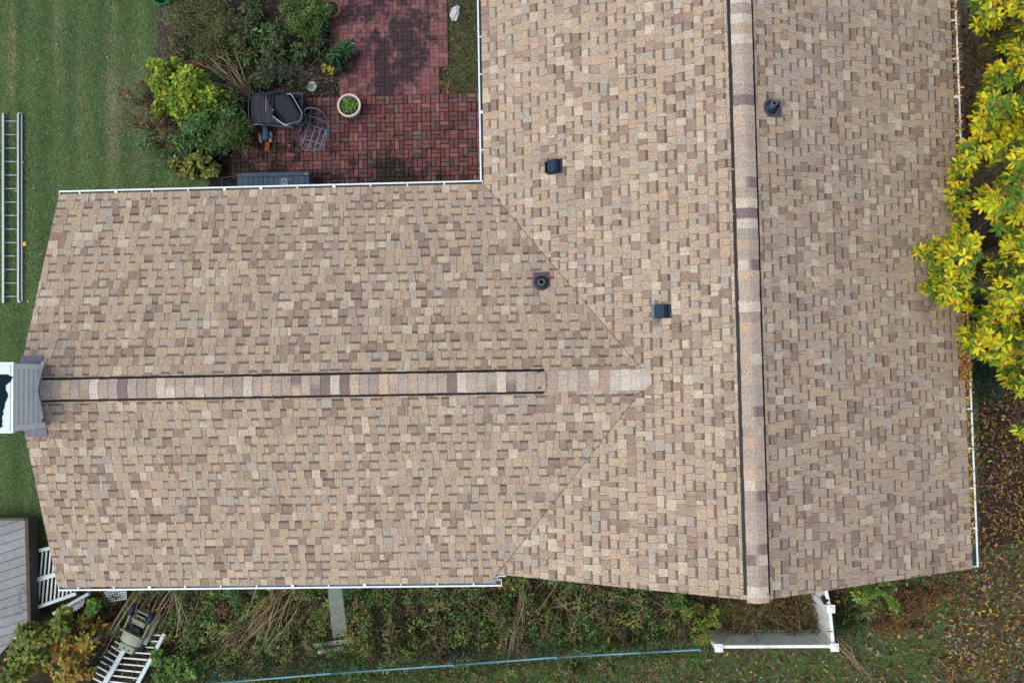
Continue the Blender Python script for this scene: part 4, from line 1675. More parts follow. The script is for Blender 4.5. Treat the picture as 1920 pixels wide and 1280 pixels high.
tag(b.build('loose_brick', M['brick_moss'], stain=True), 'dull brick lying crooked in the litter of the bed by the house', 'brick')
b = MB()
b.box(at(405, 282, .10), (.42, .26, .02), .2, col=(.03, .045, .06))
b.box(at(420, 284, .13), (.2, .24, .05), .2, col=(.02, .03, .045))
tag(b.build('plastic_sheet', M['plastic'], bevel=.006), 'dark grey plastic sheet showing under the corner shrub on the patio', 'plastic sheet')
# white bag in the side bed
b = MB()
vs, fs = [], []
c = at(858, 28, .1)
nn, mm = 22, 12
for i in range(mm + 1):
    th_ = math.pi * i / mm
    for j in range(nn):
        ph = 2 * math.pi * j / nn
        d = Vector((math.sin(th_) * math.cos(ph), math.sin(th_) * math.sin(ph), math.cos(th_)))
        r = 1 + .45 * mnoise.noise(d * 2.1 + Vector((4, 1, 2))) + .18 * mnoise.noise(d * 6)
        vs.append(Vector((c.x, c.y, .10)) + Vector((d.x * .09 * r + d.y * .05 - .05, d.y * .17 * r + .04, d.z * .07 * r)))
for i in range(mm):
    for j in range(nn):
        fs.append((i * nn + j, i * nn + (j + 1) % nn, (i + 1) * nn + (j + 1) % nn, (i + 1) * nn + j))
b.add(vs, fs, (.6, .65, .65))
tag(b.build('plastic_bag', M['bag']), 'crumpled white plastic bag in the narrow bed by the house', 'plastic bag')
b = MB()
b.bar(at(331, 126, .1), at(380, 119, .1), .07, .02, (.22, .012, .018))
tag(b.build('plastic_strip', M['plastic']), 'dark red plastic strip lying behind the yellow green shrub', 'strip')
e = empty('garden_bin', at(303, -8, 0), 'bright green plastic bin at the very top edge of the bed', 'bin')
c = at(303, -12, .45)
b = MB()
b.lathe((c.x, c.y, 0), [(.17, .01), (.24, .42), (.255, .43), (.255, .45), (.235, .45), (.16, .03), (0, .03)], 24, col=(.02, .17, .07))
b.build('bin_body', M['plastic'], e)
b = MB()
b.tube([c + Vector((-.25, 0, -.03)), c + Vector((-.28, 0, -.12)), c + Vector((-.22, 0, -.2))], .012, 6, (.02, .14, .06))
b.build('handle', M['plastic'], e)

# ---- deck box against the wing
DB = (.034, .058, .092)
bx0, bx1 = at(446, 336, .52), at(580, 336, .52)
yt_ = at(500, 323.5, .52).y
e = empty('deck_box', ((bx0.x + bx1.x) / 2, yt_ - .3, patio_z), 'slate blue plank lid deck box against the house wall', 'deck box')
x0, x1 = bx0.x, bx1.x
dpt = .62
b = MB()
b.box(((x0 + x1) / 2, yt_ - dpt / 2, .275), (x1 - x0 - .05, dpt - .04, .43), col=DB)
b.build('box_body', M['wood'], e)
b = MB()
b.box(((x0 + x1) / 2, yt_ - .045, .51), (x1 - x0, .09, .035), col=DB)
b.build('lid_rail', M['wood'], e, bevel=.006)
npl = 14
for i in range(npl):
    w = (x1 - x0) / npl
    b = MB()
    b.box((x0 + (i + .5) * w, yt_ - .096 - (dpt - .10) / 2, .505 + random.uniform(-.001, .001)), (w - .008, dpt - .105, .03), col=tuple(np.array(DB) * random.uniform(.9, 1.12)))
    b.build('lid_plank', M['wood'], e, bevel=.004)
b = MB()
c = at(573.5, 326, .545)
b.lathe((c.x, c.y, .528), [(.0, .012), (.018, .012), (.024, .006), (.024, 0)], 14, col=(.30, .28, .36))
b.build('lock_button', M['plastic'], e)
b = MB()
for k in range(60):          # pale chips where the paint has flaked off
    q = at(random.gauss(535, 5), random.uniform(334, 352), .53)
    b.box((q.x, q.y, .5225), (random.uniform(.006, .03), random.uniform(.006, .02), .002), random.uniform(0, 3), col=(.42, .42, .38))
tag(b.build('paint_chips', M['plastic'], e), kind='stuff')
e = empty('wire_basket', at(430, 342, patio_z), 'dark wire basket standing next to the deck box', 'basket')
b = MB()
cs = [at(416, 333.5, .3), at(446, 330, .3), at(446, 352, .3), at(416, 353, .3)]
cb = [Vector((p.x * .9 + .1 * at(431, 342, .3).x, p.y * .9 + .1 * at(431, 342, .3).y, .075)) for p in cs]
for i in range(4):
    for (A_, B_) in ((cs[i], cs[(i + 1) % 4]), (cb[i], cb[(i + 1) % 4]), (cs[i], cb[i])):
        b.tube([A_, B_], .009, 6, (.025, .03, .036))
b.build('basket_frame', M['metal_paint'], e)
b = MB()
for i in range(7):
    t = (i + 1) / 8
    b.tube([cs[0].lerp(cs[1], t), cb[0].lerp(cb[1], t), cb[3].lerp(cb[2], t), cs[3].lerp(cs[2], t)], .0045, 4, (.025, .03, .036))
    b.tube([cs[0].lerp(cs[3], t), cb[0].lerp(cb[3], t), cb[1].lerp(cb[2], t), cs[1].lerp(cs[2], t)], .0045, 4, (.025, .03, .036))
tag(b.build('basket_wire', M['metal_paint'], e), kind='stuff')
b = MB()
for k in range(3):
    b.tube([at(419, 335 + 5 * k, .12), at(432, 338 + 4 * k, .16), at(444, 334 + 6 * k, .12)], .014, 6, (.02, .022, .025))
tag(b.build('garden_hose', M['plastic']), 'short black hose coiled inside the wire basket', 'hose')

# ================================================================== the weedy bank below the house
# ---- grey plank deck
e = empty('deck', at(20, 1090, 0), 'grey painted plank deck with a dark weathered edge beam', 'deck')
DZ = .42
dk = [at(-60, 975, DZ), at(53, 975, DZ), at(58.5, 1162, DZ), at(-2, 1228, DZ), at(-60, 1228, DZ)]
dk2 = [(p.x, p.y) for p in dk]
a0, a1 = at(0, 1004, DZ), at(53, 987, DZ)
dirn = Vector((a1.x - a0.x, a1.y - a0.y)).normalized()
nrm = Vector((-dirn.y, dirn.x))
if nrm.y > 0:
    nrm = -nrm
s0 = nrm.dot(Vector((a1.x, a1.y)))
step = 17.3 * math.cos(R(17)) / (FPX / (CAM_LOC[2] - DZ))
GRY = (.205, .225, .235)
for i in range(-4, 20):
    lo, hi = s0 + i * step + .006, s0 + (i + 1) * step - .006
    poly = clip_poly(clip_poly(dk2, nrm.x, nrm.y, hi), -nrm.x, -nrm.y, -lo)
    if len(poly) < 3:
        continue
    b = MB()
    b.prism(poly, DZ - .03, DZ + random.uniform(-.002, .002), tuple(np.array(GRY) * random.uniform(.9, 1.07)))
    b.build('plank', M['wood'], e)
b = MB()
b.prism([(p[0] * .999, p[1]) for p in dk2], DZ - .06, DZ - .034, (.02, .02, .02))
b.build('deck_frame', M['wood'], e)
BEAM = (.055, .043, .035)
b = MB()
b.bar(at(58.5, 968, .38), at(64, 1168, .38), .075, .34, BEAM)
b.build('edge_beam', M['wood'], e)
b = MB()
b.bar(at(-60, 971, .38), at(58, 970, .38), .05, .34, (.05, .055, .03))
b.build('edge_beam', M['wood'], e)
for q in ((10, 985), (48, 1150), (0, 1200), (48, 985)):
    p = at(*q, DZ)
    b = MB()
    b.box((p.x, p.y, DZ / 2 - .03), (.1, .1, DZ - .07), col=BEAM)
    b.build('deck_post', M['wood'], e)
b = MB()
for k in range(26):
    t = random.random()
    p = at(38 + 12 * random.random() - 10 * t, 1105 + 45 * t + random.gauss(0, 10), DZ + .004)
    b.bar(p, p + Vector((random.uniform(.02, .13), random.uniform(.01, .06), .002)), .008, .002, (.04, .035, .03))
tag(b.build('deck_twigs', M['stem']), kind='stuff')
c = at(29, 1194, .5)
b = MB()
b.tube([at(23, 1193, .5), at(36, 1196, .5)], .028, 9, (.42, .43, .40))
tag(b.build('pale_stick', M['wood'], smooth=True), 'short pale round stick at the lower corner of the plank deck', 'stick')

# ---- discarded white railing panels
RW = (.50, .60, .62)


def rail_panel(label, rails, bal, zr, zb, group=None):
    ps = [at(*q[:2], zr) for q in rails]
    e = empty('railing_panel', at(rails[0][0], rails[0][1], 0), label, 'railing', group)
    for (x1, y1, x2, y2, w) in rails:
        b = MB()
        b.bar(at(x1, y1, zr), at(x2, y2, zr + .02), w, .06, tuple(np.array(RW) * random.uniform(.85, 1.05)))
        b.build('rail', M['wood'], e, bevel=.004)
    for (x1, y1, x2, y2) in bal:
        b = MB()
        b.bar(at(x1, y1, zb), at(x2, y2, zb + .01), .030, .030, tuple(np.array((.62, .68, .68)) * random.uniform(.85, 1.08)))
        b.build('baluster', M['wood'], e)
    return e


rail_panel('white wooden railing panel lying by the deck, half under the wing roof corner',
           [(74, 1031, 118, 1022, .075), (67, 1087, 122, 1071, .10), (65, 1139.5, 143, 1112, .075)],
           [(80.5 + 7.6 * i - 0, 1030 - 1.6 * i, 72 + 7.6 * i, 1134 - 2.7 * i) for i in range(9)], .26, .22)
rail_panel('white railing section lying at an angle in front of the maple sapling',
           [(100, 1150, 167, 1112, .07)], [(110 + 5.0 * i, 1146 - 2.8 * i, 103.5 + 5.0 * i, 1169 - 3.2 * i) for i in range(11)], .34, .28)
bl = []
for i in range(9):
    t = i / 8
    bl.append((307 - 50 * t - 5, 1190 + 92 * t, 250 - 47 * t, 1188 + 88 * t))
for i in range(9):
    t = i / 8
    bl.append((241 - 46 * t, 1204 + 76 * t, 222 - 53 * t, 1191 + 76 * t))
rail_panel('long white railing panel lying collapsed below the toy jeep',
           [(243, 1200, 192, 1288, .10), (309, 1187, 252, 1292, .085)], bl, .20, .16)

# small scrap of lattice near the gutter, and the tall lattice trellis
def lattice(label, corners, z_, nx, ny, w, col, diag=False, group=None):
    """corners: four pixels TL, TR, BR, BL"""
    P = [at(*q[:2], q[2] if len(q) > 2 else z_) for q in corners]
    e = empty('lattice_panel', sum(P, Vector()) / 4 - Vector((0, 0, (sum(P, Vector()) / 4).z)), label, 'lattice', group)
    f = lambda u, v: P[0].lerp(P[1], u).lerp(P[3].lerp(P[2], u), v)
    b = MB()
    if diag:
        for k in range(-ny, nx + ny + 1):
            for sg in (1, -1):
                # u = k/nx + sg*t*ny/nx must stay in 0..1
                q = ny / nx * sg
                t0, t1 = sorted(((0 - k / nx) / q, (1 - k / nx) / q))
                t0, t1 = max(0, t0), min(1, t1)
                if t1 - t0 < .01:
                    continue
                n_ = max(1, int((t1 - t0) * 8))
                pts = [f(k / nx + q * t, t) + Vector((0, 0, .006 * sg)) for t in np.linspace(t0, t1, n_ + 1)]
                for a, c in zip(pts[:-1], pts[1:]):
                    b.bar(a, c, w, .008, tuple(np.array(col) * random.uniform(.75, 1.1)))
    else:
        for i in range(nx + 1):
            b.bar(f(i / nx, 0), f(i / nx, 1), w, .008, col)
        for j in range(ny + 1):
            b.bar(f(0, j / ny) + Vector((0, 0, .008)), f(1, j / ny) + Vector((0, 0, .008)), w, .008, col)
    tag(b.build('lattice_strip', M['wood'], e), kind='stuff')
    return e


lattice('scrap of white lattice lying under the lower wing gutter', [(196, 1109), (236, 1105), (237, 1122), (205, 1127)], .2, 8, 4, .018, (.50, .58, .58))
lattice('tall greenish white lattice trellis leaning below the lower gutter', [(614, 1098, .9), (640, 1098, .9), (652, 1188, .12), (624, 1196, .12)], .3, 5, 18, .010, (.40, .48, .45), True)
for k, (a, c, w, col, lab) in enumerate((((572, 1212), (660, 1200), .10, (.40, .42, .42), 'grey white weathered board lying at the foot of the trellis'),
                                         ((596, 1222), (645, 1213), .075, (.46, .48, .47), 'short pale board lying below the weathered board'))):
    b = MB()
    b.bar(at(*a, .10 + .02 * k), at(*c, .13), w, .03, col)
    tag(b.build('board', M['wood'], bevel=.004), lab, 'board')
for a, c, w, col, lab in (((165, 1206), (190, 1190), .09, (.17, .20, .22), 'grey board lying among the leaves left of the railing'),
                          ((207, 1182), (222, 1168), .10, (.24, .28, .29), 'grey plank end poking out by the toy jeep'),
                          ((199, 1176), (212, 1168), .10, (.26, .12, .09), 'faded pink piece of wood by the toy jeep'),
                          ((285, 1238), (300, 1232), .16, (.42, .46, .46), 'white plastic scrap under the long railing panel')):
    b = MB()
    b.bar(at(*a, .12), at(*c, .16), w, .03, col)
    tag(b.build('scrap_board', M['wood'], bevel=.005), lab, 'board')

# ---- toy jeep, tipped with its wheels showing
JG = (.22, .27, .20)
e = empty('toy_jeep', at(272, 1172, 0), 'faded sage green ride on toy jeep abandoned among the dry stems', 'toy car')
fa, fr = at(252, 1207, 0), at(290, 1128, 0)
ax = (fr - fa).normalized()
sdv = Vector((ax.y, -ax.x, 0))
jm = Matrix((ax, -sdv, Vector((0, 0, 1)))).transposed()


def J(t, s, zz):
    return fa + ax * t - sdv * s + Vector((0, 0, zz))


b = MB()            # front bumper block with two lamp holes
b.box(J(.05, 0, .33), (.17, .38, .16), col=JG, rot=jm, taper=.08)
b.build('bumper', M['plastic'], e, bevel=.02)
for s in (-.07, .05):
    b = MB()
    b.lathe(J(.04, s, .405), [(.02, .0), (.02, .012), (.0, .012)], 12, col=(.02, .03, .03))
    b.build('headlight', M['plastic'], e)
b = MB()            # bonnet: a rounded hump
vs, fs = [], []
for i in range(7):
    t = .17 + .22 * i / 6
    for j in range(9):
        a = math.pi * j / 8
        vs.append(J(t, math.cos(a) * .25, .30 + math.sin(a) * (.16 + .02 * math.sin(math.pi * i / 6))))
fs = [(i * 9 + j, i * 9 + j + 1, (i + 1) * 9 + j + 1, (i + 1) * 9 + j) for i in range(6) for j in range(8)] + [tuple(range(9)), tuple(range(54, 63))[::-1]]
b.add(vs, fs, (.27, .31, .24))
b.build('bonnet', M['plastic'], e, smooth=False)
b = MB()            # windscreen frame
b.tube([J(.40, -.25, .42), J(.46, -.24, .58), J(.46, .24, .58), J(.40, .25, .42)], .018, 7, JG)
b.build('windscreen_frame', M['plastic'], e)
b = MB()            # tub: floor, sides, rear wall
b.box(J(.62, 0, .22), (.50, .42, .03), col=(.02, .025, .03), rot=jm)
b.box(J(.62, .235, .32), (.52, .035, .22), col=JG, rot=jm)
b.box(J(.62, -.235, .32), (.52, .035, .22), col=JG, rot=jm)
b.box(J(.62, -.30, .26), (.75, .09, .10), col=(.17, .22, .16), rot=jm)
b.box(J(.90, 0, .32), (.04, .46, .22), col=JG, rot=jm)
b.build('body', M['plastic'], e, bevel=.008)
b = MB()
b.box(J(.66, 0, .33), (.16, .30, .10), col=(.20, .24, .17), rot=jm)
b.box(J(.73, 0, .42), (.05, .30, .16), col=(.20, .24, .17), rot=jm)
b.build('seat', M['plastic'], e, bevel=.015)
b = MB()
b.box(J(.51, .0, .36), (.10, .22, .10), col=(.012, .018, .026), rot=jm)
b.build('dashboard', M['plastic'], e, bevel=.01)
b = MB()
b.lathe(J(.53, .07, .47), [(.045, -.008), (.06, -.008), (.06, .008), (.045, .008), (.045, -.008)], 14, col=(.02, .025, .03), axis=tuple(-ax + Vector((0, 0, 1.2))))
b.build('steering_wheel', M['plastic'], e)
for t, s in ((.16, -.25), (.16, .25)):
    b = MB()
    b.lathe(J(t, s, .14), [(.03, -.05), (.11, -.05), (.135, -.03), (.135, .03), (.11, .05), (.03, .05)], 20, col=(.012, .016, .024), axis=tuple(sdv))
    b.build('wheel', M['plastic'], e)
for s in (-.21, .21):
    b = MB()
    b.lathe(J(.90, s, .44), [(.03, -.055), (.12, -.055), (.145, -.035), (.145, .035), (.12, .055), (.03, .055)], 22, col=(.014, .024, .045), axis=tuple(sdv + Vector((0, 0, .15 if s > 0 else -.15))))
    b.build('wheel', M['plastic'], e)
b = MB()
b.tube([J(.78, -.11, .44), J(.86, -.12, .52), J(.86, .06, .52), J(.78, .06, .44)], .012, 6, (.34, .34, .28))
b.tube([J(.86, -.03, .52), J(.78, -.03, .44)], .010, 6, (.34, .34, .28))
b.build('roll_bar', M['plastic'], e)

# ---- chain link fence
FH = 1.02
fpx = [(388, 1281), (620, 1262), (850, 1246), (1043, 1231.5), (1200, 1223), (1312, 1217)]
e = empty('chain_link_fence', at(850, 1246, 0), 'low chain link fence with a blue grey top rail through the weeds', 'fence')
P = [at(x, y, FH) for x, y in fpx]
for a, c in zip(P[:-1], P[1:]):
    b = MB()
    b.tube([a, a.lerp(c, .5) + Vector((0, 0, random.uniform(-.012, .004))), c], .021, 8)
    b.build('top_rail', M['galv'], e, smooth=True)
for p in (P[0], P[2], P[3], P[5]):
    b = MB()
    b.lathe((p.x, p.y, 0), [(.03, 0), (.03, FH + .02), (.024, FH + .05), (0, FH + .06)], 10)
    b.build('post', M['galv'], e)
A_, B_ = P[0], P[-1]
L_ = (B_ - A_).length
dx_ = (B_ - A_).normalized()
nn = int(L_ / .08)
V, F = [], []
k = 0
side = Vector((0, 0, 1)).cross(dx_)
for i in range(-13, nn):
    for s in (1, -1):
        x0 = i * .08
        x1 = x0 + .98
        za, zb_ = (.03, FH - .01) if s > 0 else (FH - .01, .03)
        if x0 < 0:
            t = -x0 / .98
            za = za + (zb_ - za) * t
            x0 = 0
        if x1 > L_:
            t = (L_ - x0) / (x1 - x0)
            zb_ = za + (zb_ - za) * t
            x1 = L_
        if x1 - x0 < .02:
            continue
        a = A_ + dx_ * x0
        c = A_ + dx_ * x1
        a = Vector((a.x, a.y, za)) + side * .003 * s
        c = Vector((c.x, c.y, zb_)) + side * .003 * s
        w = .0020
        d_ = (c - a).normalized()
        u1 = d_.cross(side).normalized() * w
        u2 = side * w
        for q in (a, c):
            V += [tuple(q + u1), tuple(q + u2), tuple(q - u1), tuple(q - u2)]
        F += [(k + j, k + (j + 1) % 4, k + 4 + (j + 1) % 4, k + 4 + j) for j in range(4)]
        k += 8
tag(put(link('wire_mesh', np_mesh('wire_mesh', np.array(V), np.array(F), M['wire'])), e), kind='stuff')
b = MB()
for t in np.linspace(.03, .97, 16):
    c = A_ + (B_ - A_) * t
    for i in range(1):
        b.lathe(Vector((c.x, c.y, c.z)) - dx_ * .005, [(.022, 0), (.0265, 0), (.0265, .01), (.022, .01)], 8, axis=tuple(dx_))
tag(b.build('wire_tie', M['galv'], e), kind='stuff')

# ---- white vinyl fence
WV = (.64, .72, .74)
e = empty('vinyl_fence', at(1563, 1212, 0), 'white solid vinyl fence with an L shaped corner and black gate latch', 'fence')
VH = 1.12
vm = mat('white_vinyl', (.74, .79, .79), .42, nscale=7, namt=.05, spot=(.42, .46, .44), spot_scale=5, spot_lo=.58, spot_hi=.8)
pts = {'a': at(1347, 1213, VH), 'c': at(1564, 1212, VH), 'd': at(1557, 1140, VH), 'f': at(1546, 1088, VH)}
for key in 'acdf':
    p = pts[key]
    s = .13
    b = MB()
    b.box((p.x, p.y, VH / 2), (s, s, VH))
    b.build('post', vm, e, bevel=.006)
    b = MB()
    b.box((p.x, p.y, VH + .028), (s + .035, s + .035, .03))
    b.box((p.x, p.y, VH + .055), (s + .0, s + .0, .03), taper=.5)
    b.build('post_cap', vm, e, bevel=.004)


def fence_panel(a, c, zt):
    d = (c - a)
    ln = d.length - .13
    d.normalize()
    a2 = a + d * .065
    n = max(1, round(ln / .145))
    w = ln / n
    for i in range(n):
        b = MB()
        m_ = a2 + d * (i + .5) * w
        b.box((m_.x, m_.y, zt / 2 + .01), (w - .004, .022, zt - .12), col=WV, rz=math.atan2(d.y, d.x))
        b.build('fence_board', vm, e)
    for zz, hh in ((zt - .045, .09), (.10, .11)):
        b = MB()
        q1, q2 = a2 + Vector((0, 0, zz - a2.z)), a2 + d * ln + Vector((0, 0, zz - a2.z))
        b.bar(q1, q2, .062, hh, WV)
        b.build('fence_rail', vm, e, bevel=.004)


fence_panel(pts['a'], pts['c'], VH - .03)
fence_panel(pts['c'], pts['d'], VH - .03)
fence_panel(pts['d'], pts['f'], VH - .03)
c = at(1546, 1124, VH - .1)
b = MB()
b.box((c.x - .01, c.y, VH - .10), (.07, .16, .10), .3, col=(.012, .012, .013))
b.box((c.x + .03, c.y + .01, VH - .06), (.05, .06, .09), .9, col=(.012, .012, .013))
b.build('gate_latch', M['black'], e, bevel=.006)
b = MB()
b.box((pts['d'].x - .0, at(1556, 1184, VH).y, VH - .03), (.09, .012, .02))
b.build('hinge', M['black'], e)

# ---- undergrowth of the bank, one mass nobody could count
def bank_z(px, py):
    return .02 + rng.random(len(px)) ** 1.6 * (.16 + .16 * np.clip(lownoise(px * .03, py * .03, 1.4, 44), 0, 1.2))


BANK = [(112, 1092), (150, 1015), (1450, 1015), (1545, 1105), (1565, 1210), (1310, 1216), (1040, 1234), (860, 1248), (620, 1264), (370, 1290), (120, 1290), (180, 1210), (110, 1170)]


def under(name, poly, n, pal, ln, zf, aspect, tilt=.5):
    return litter(name, poly, n, [(w, tuple(min(.5, x * UB) for x in c)) for w, c in pal], ln, zf=zf, aspect=aspect, tilt=tilt, mt='leaf')


UB = 1.7
xs_mix = [(4, (.030, .066, .022)), (3, (.045, .090, .028)), (2, (.065, .050, .028)), (1.5, (.095, .075, .04)), (1, (.085, .11, .035)), (1, (.028, .030, .018)), (.5, (.14, .10, .05))]
under('undergrowth', BANK, 24000, xs_mix, (.03, .09), bank_z, .38, .7)
under('undergrowth', [(640, 1030), (955, 1030), (1310, 1030), (1300, 1200), (900, 1235), (640, 1245)], 9500,
      [(2, (.035, .075, .022)), (2, (.075, .060, .03)), (1.4, (.05, .095, .03)), (1, (.12, .09, .05)), (.6, (.09, .05, .035))], (.03, .085), bank_z, .33, .8)
under('undergrowth', [(1300, 1110), (1420, 1122), (1545, 1110), (1560, 1180), (1345, 1180)], 2600,
      [(2, (.11, .085, .04)), (2, (.15, .11, .05)), (1, (.06, .07, .025)), (1, (.07, .05, .03))], (.05, .14), lambda px, py: .05 + .35 * rng.random(len(px)), .12, .8)


def weed_mass(name, poly, k, pals, rpx, hz, per, ln, wd):
    """small tufts and rosettes packed together, each with one tone"""
    xs, ys = [p[0] for p in poly], [p[1] for p in poly]
    px, py = rng.uniform(min(xs), max(xs), k * 3), rng.uniform(min(ys), max(ys), k * 3)
    q = inside(px, py, poly)
    px, py = px[q][:k], py[q][:k]
    V_, F_, C_, o_ = [], [], [], 0
    for x, y in zip(px, py):
        pal = random.choice(pals)
        h = random.uniform(*hz)
        c = at(x, y, h * .5)
        r = random.uniform(*rpx) / 85
        V, F, C = foliage([(c.x, c.y, h * .5, r, r * random.uniform(.6, 1.1), h * .6, per)], pal, ln * random.uniform(.7, 1.3), wd * random.uniform(.7, 1.2), shell=.2, clump=False, jit=.25, up=.6)
        V_.append(V)
        F_.append(F + o_)
        C_.append(C * random.uniform(.65, 1.15))
        o_ += len(V)
    return tag(link(name, np_mesh(name, np.concatenate(V_), np.concatenate(F_), M['leaf'], np.clip(np.concatenate(C_), .003, .6))), kind='stuff')


W0 = [(2, (.035, .075, .025)), (1, (.06, .10, .03))]
W1 = [(2, (.07, .155, .04)), (1, (.11, .20, .05))]
W2 = [(2, (.15, .19, .05)), (1, (.21, .22, .06))]
W3 = [(2, (.17, .13, .07)), (1, (.24, .19, .11))]
W4 = [(2, (.10, .07, .04)), (1, (.15, .10, .055))]
weed_mass('weed_tufts', [(330, 1050), (1320, 1050), (1315, 1205), (900, 1245), (340, 1285)], 460, [W1, W1, W1, W1, W2, W2, W2, W3, W4], (8, 20), (.15, .60), 46, .085, .028)
weed_mass('bed_growth', [(300, 110), (330, 60), (470, 20), (540, 140), (460, 190), (400, 280), (340, 310), (290, 260)], 110, [W0, W0, W1, W4, W3], (8, 18), (.1, .4), 40, .07, .03)
weed_mass('bed_growth', [(440, 0), (600, 0), (650, 90), (600, 150), (480, 160)], 45, [W0, W0, W4], (7, 14), (.08, .2), 34, .07, .028)
weed_mass('weed_tufts', [(180, 1105), (420, 1105), (400, 1180), (330, 1210), (230, 1200), (160, 1180)], 60, [W1, W2, W4], (7, 15), (.1, .3), 36, .08, .032)
weed_mass('weed_tufts', [(1340, 1125), (1430, 1128), (1545, 1112), (1560, 1180), (1345, 1180)], 70, [W3, W3, W4, W2], (8, 18), (.15, .5), 50, .16, .014)
weed_mass('weed_tufts', [(700, 1265), (1320, 1228), (1320, 1290), (700, 1290)], 60, [W1, W2, W3], (7, 16), (.06, .16), 34, .07, .024)
under('undergrowth', [(330, 1225), (640, 1215), (900, 1225), (900, 1290), (330, 1290)], 3000,
      [(3, (.045, .10, .025)), (2, (.07, .13, .03)), (1, (.10, .12, .05)), (.5, (.13, .10, .05))], (.04, .11), bank_z, .22, .8)
litter('bank_litter', BANK, 7000, BROWNS + [(1, (.18, .15, .10)), (.4, (.17, .14, .15))], (.03, .09), (.02, .22), aspect=.4, tilt=.6)
grass('bank_grass', [(330, 1220), (900, 1190), (1310, 1150), (1310, 1222), (900, 1255), (340, 1295)], 1500, lambda px, py, P: pick(G_MID + [(1, (.13, .11, .06))], len(px), .3), .10, .30, .012, 1.2)
# dead twigs tangled through the bank
b = MB()
for k in range(700):
    px = random.uniform(120, 1540)
    py = random.uniform(1098, 1200) + (0 if px > 300 else 20)
    q = at(px, py, random.uniform(.05, .3))
    a = random.gauss(1.1, .5) + (math.pi if random.random() < .5 else 0)
    l_ = random.uniform(.15, .55)
    c = tuple(np.array(random.choice(STRAWC + [(.09, .06, .04), (.07, .045, .03)])) * random.uniform(.6, 1.1))
    b.tube([q, q + Vector((math.cos(a) * l_ * .5, math.sin(a) * l_ * .5, random.uniform(-.02, .12))), q + Vector((math.cos(a) * l_, math.sin(a) * l_, random.uniform(-.05, .15)))], [.004, .0035, .002], 3, c, cap=False)
tag(b.build('dead_twigs', M['stem']), kind='stuff')

# clumps of canes that lean out from under the lower gutter
canes('dry_canes', 'clump of brown dry canes fanning out just right of the toy jeep', 'dry stems', (345, 1080), [(300, 1150), (318, 1170), (270, 1200), (330, 1180), (290, 1190), (345, 1190)], 17, STRAWC, .5, .0075, spread=.22)
canes('dry_canes', 'long thin canes crossing in front of the toy jeep and railing', 'dry stems', (285, 1085), [(190, 1215), (210, 1200), (245, 1180), (222, 1190)], 9, STRAWC, .6, .006, spread=.15)
canes('dry_canes', 'large fan of dry canes left of the trellis', 'dry stems', (555, 1090), [(420, 1230), (440, 1215), (460, 1240), (480, 1200), (500, 1210), (400, 1200), (520, 1190), (470, 1170), (365, 1235)], 34, STRAWC, .6, .0065, spread=.28)
canes('dry_canes', 'slender canes standing apart in the weeds below the gutter end', 'dry stems', (985, 1078), [(975, 1190), (960, 1255), (980, 1160), (1005, 1200), (950, 1240), (968, 1215)], 9, STRAWC, .7, .006, spread=.10)
canes('dry_canes', 'scattered dry stems under the middle of the main gable', 'dry stems', (1060, 1085), [(1050, 1150), (1080, 1180), (1110, 1140), (1030, 1200), (1200, 1130), (1240, 1140), (1010, 1160)], 11, STRAWC, .5, .005, spread=.5)
canes('dry_canes', 'tan dry stalks arching over the white fence below the ridge end', 'dry stems', (1425, 1118), [(1380, 1215), (1400, 1225), (1370, 1190), (1450, 1210), (1480, 1205), (1500, 1215), (1530, 1210), (1360, 1210), (1420, 1220), (1410, 1160), (1560, 1170), (1575, 1230)], 30, [(.17, .11, .06), (.10, .06, .04), (.22, .15, .08), (.07, .045, .03)], 1.15, .006, spread=.5, arch=.4)
canes('dry_canes', 'long bent straw stem lying on the lawn past the fence corner', 'dry stems', (1565, 1200), [(1625, 1275), (1650, 1290), (1605, 1250)], 5, STRAWC, .35, .009, spread=.06)

# weeds with upright flower stalks: each plant counts
stalks = [(740, 1150, 60, 'straw seed stalk right of the lattice trellis, the larger of the pair there'),
          (775, 1165, 40, 'green weed stalk in the gap between the trellis and the gutter end'),
          (705, 1195, 38, 'withered brown stalk low to the right of the trellis foot'),
          (920, 1120, 52, 'straw seed stalk close under the end of the lower gutter'),
          (905, 1150, 40, 'green weed stalk just below the lower gutter end'),
          (820, 1205, 46, 'withered brown stalk near the fence rail, left of its middle post'),
          (845, 1190, 40, 'straw seed stalk near the fence rail left of its middle post'),
          (1020, 1120, 34, 'green weed stalk under the corner where wing meets gable'),
          (1065, 1190, 36, 'withered brown stalk just inside the fence by its second post'),
          (1110, 1120, 48, 'straw seed stalk under the sloping gable edge'),
          (1135, 1175, 54, 'green weed stalk midway between gable edge and fence, the tallest green one'),
          (1155, 1150, 40, 'withered brown stalk under the gable, right of the tall green stalk'),
          (1015, 1165, 34, 'straw seed stalk standing beside the slender canes'),
          (690, 1130, 40, 'green weed stalk close to the top of the trellis'),
          (1265, 1150, 36, 'withered brown stalk left of the yellow green sapling'),
          (575, 1185, 44, 'straw seed stalk on the left side of the trellis'),
          (1190, 1180, 40, 'green weed stalk inside the fence, nearest the white fence'),
          (985, 1135, 32, 'withered brown stalk at the top of the slender canes'),
          (1085, 1235, 46, 'straw seed stalk outside the chain link fence on the lawn side'),
          (560, 1120, 36, 'green weed stalk at the root of the large cane fan')]


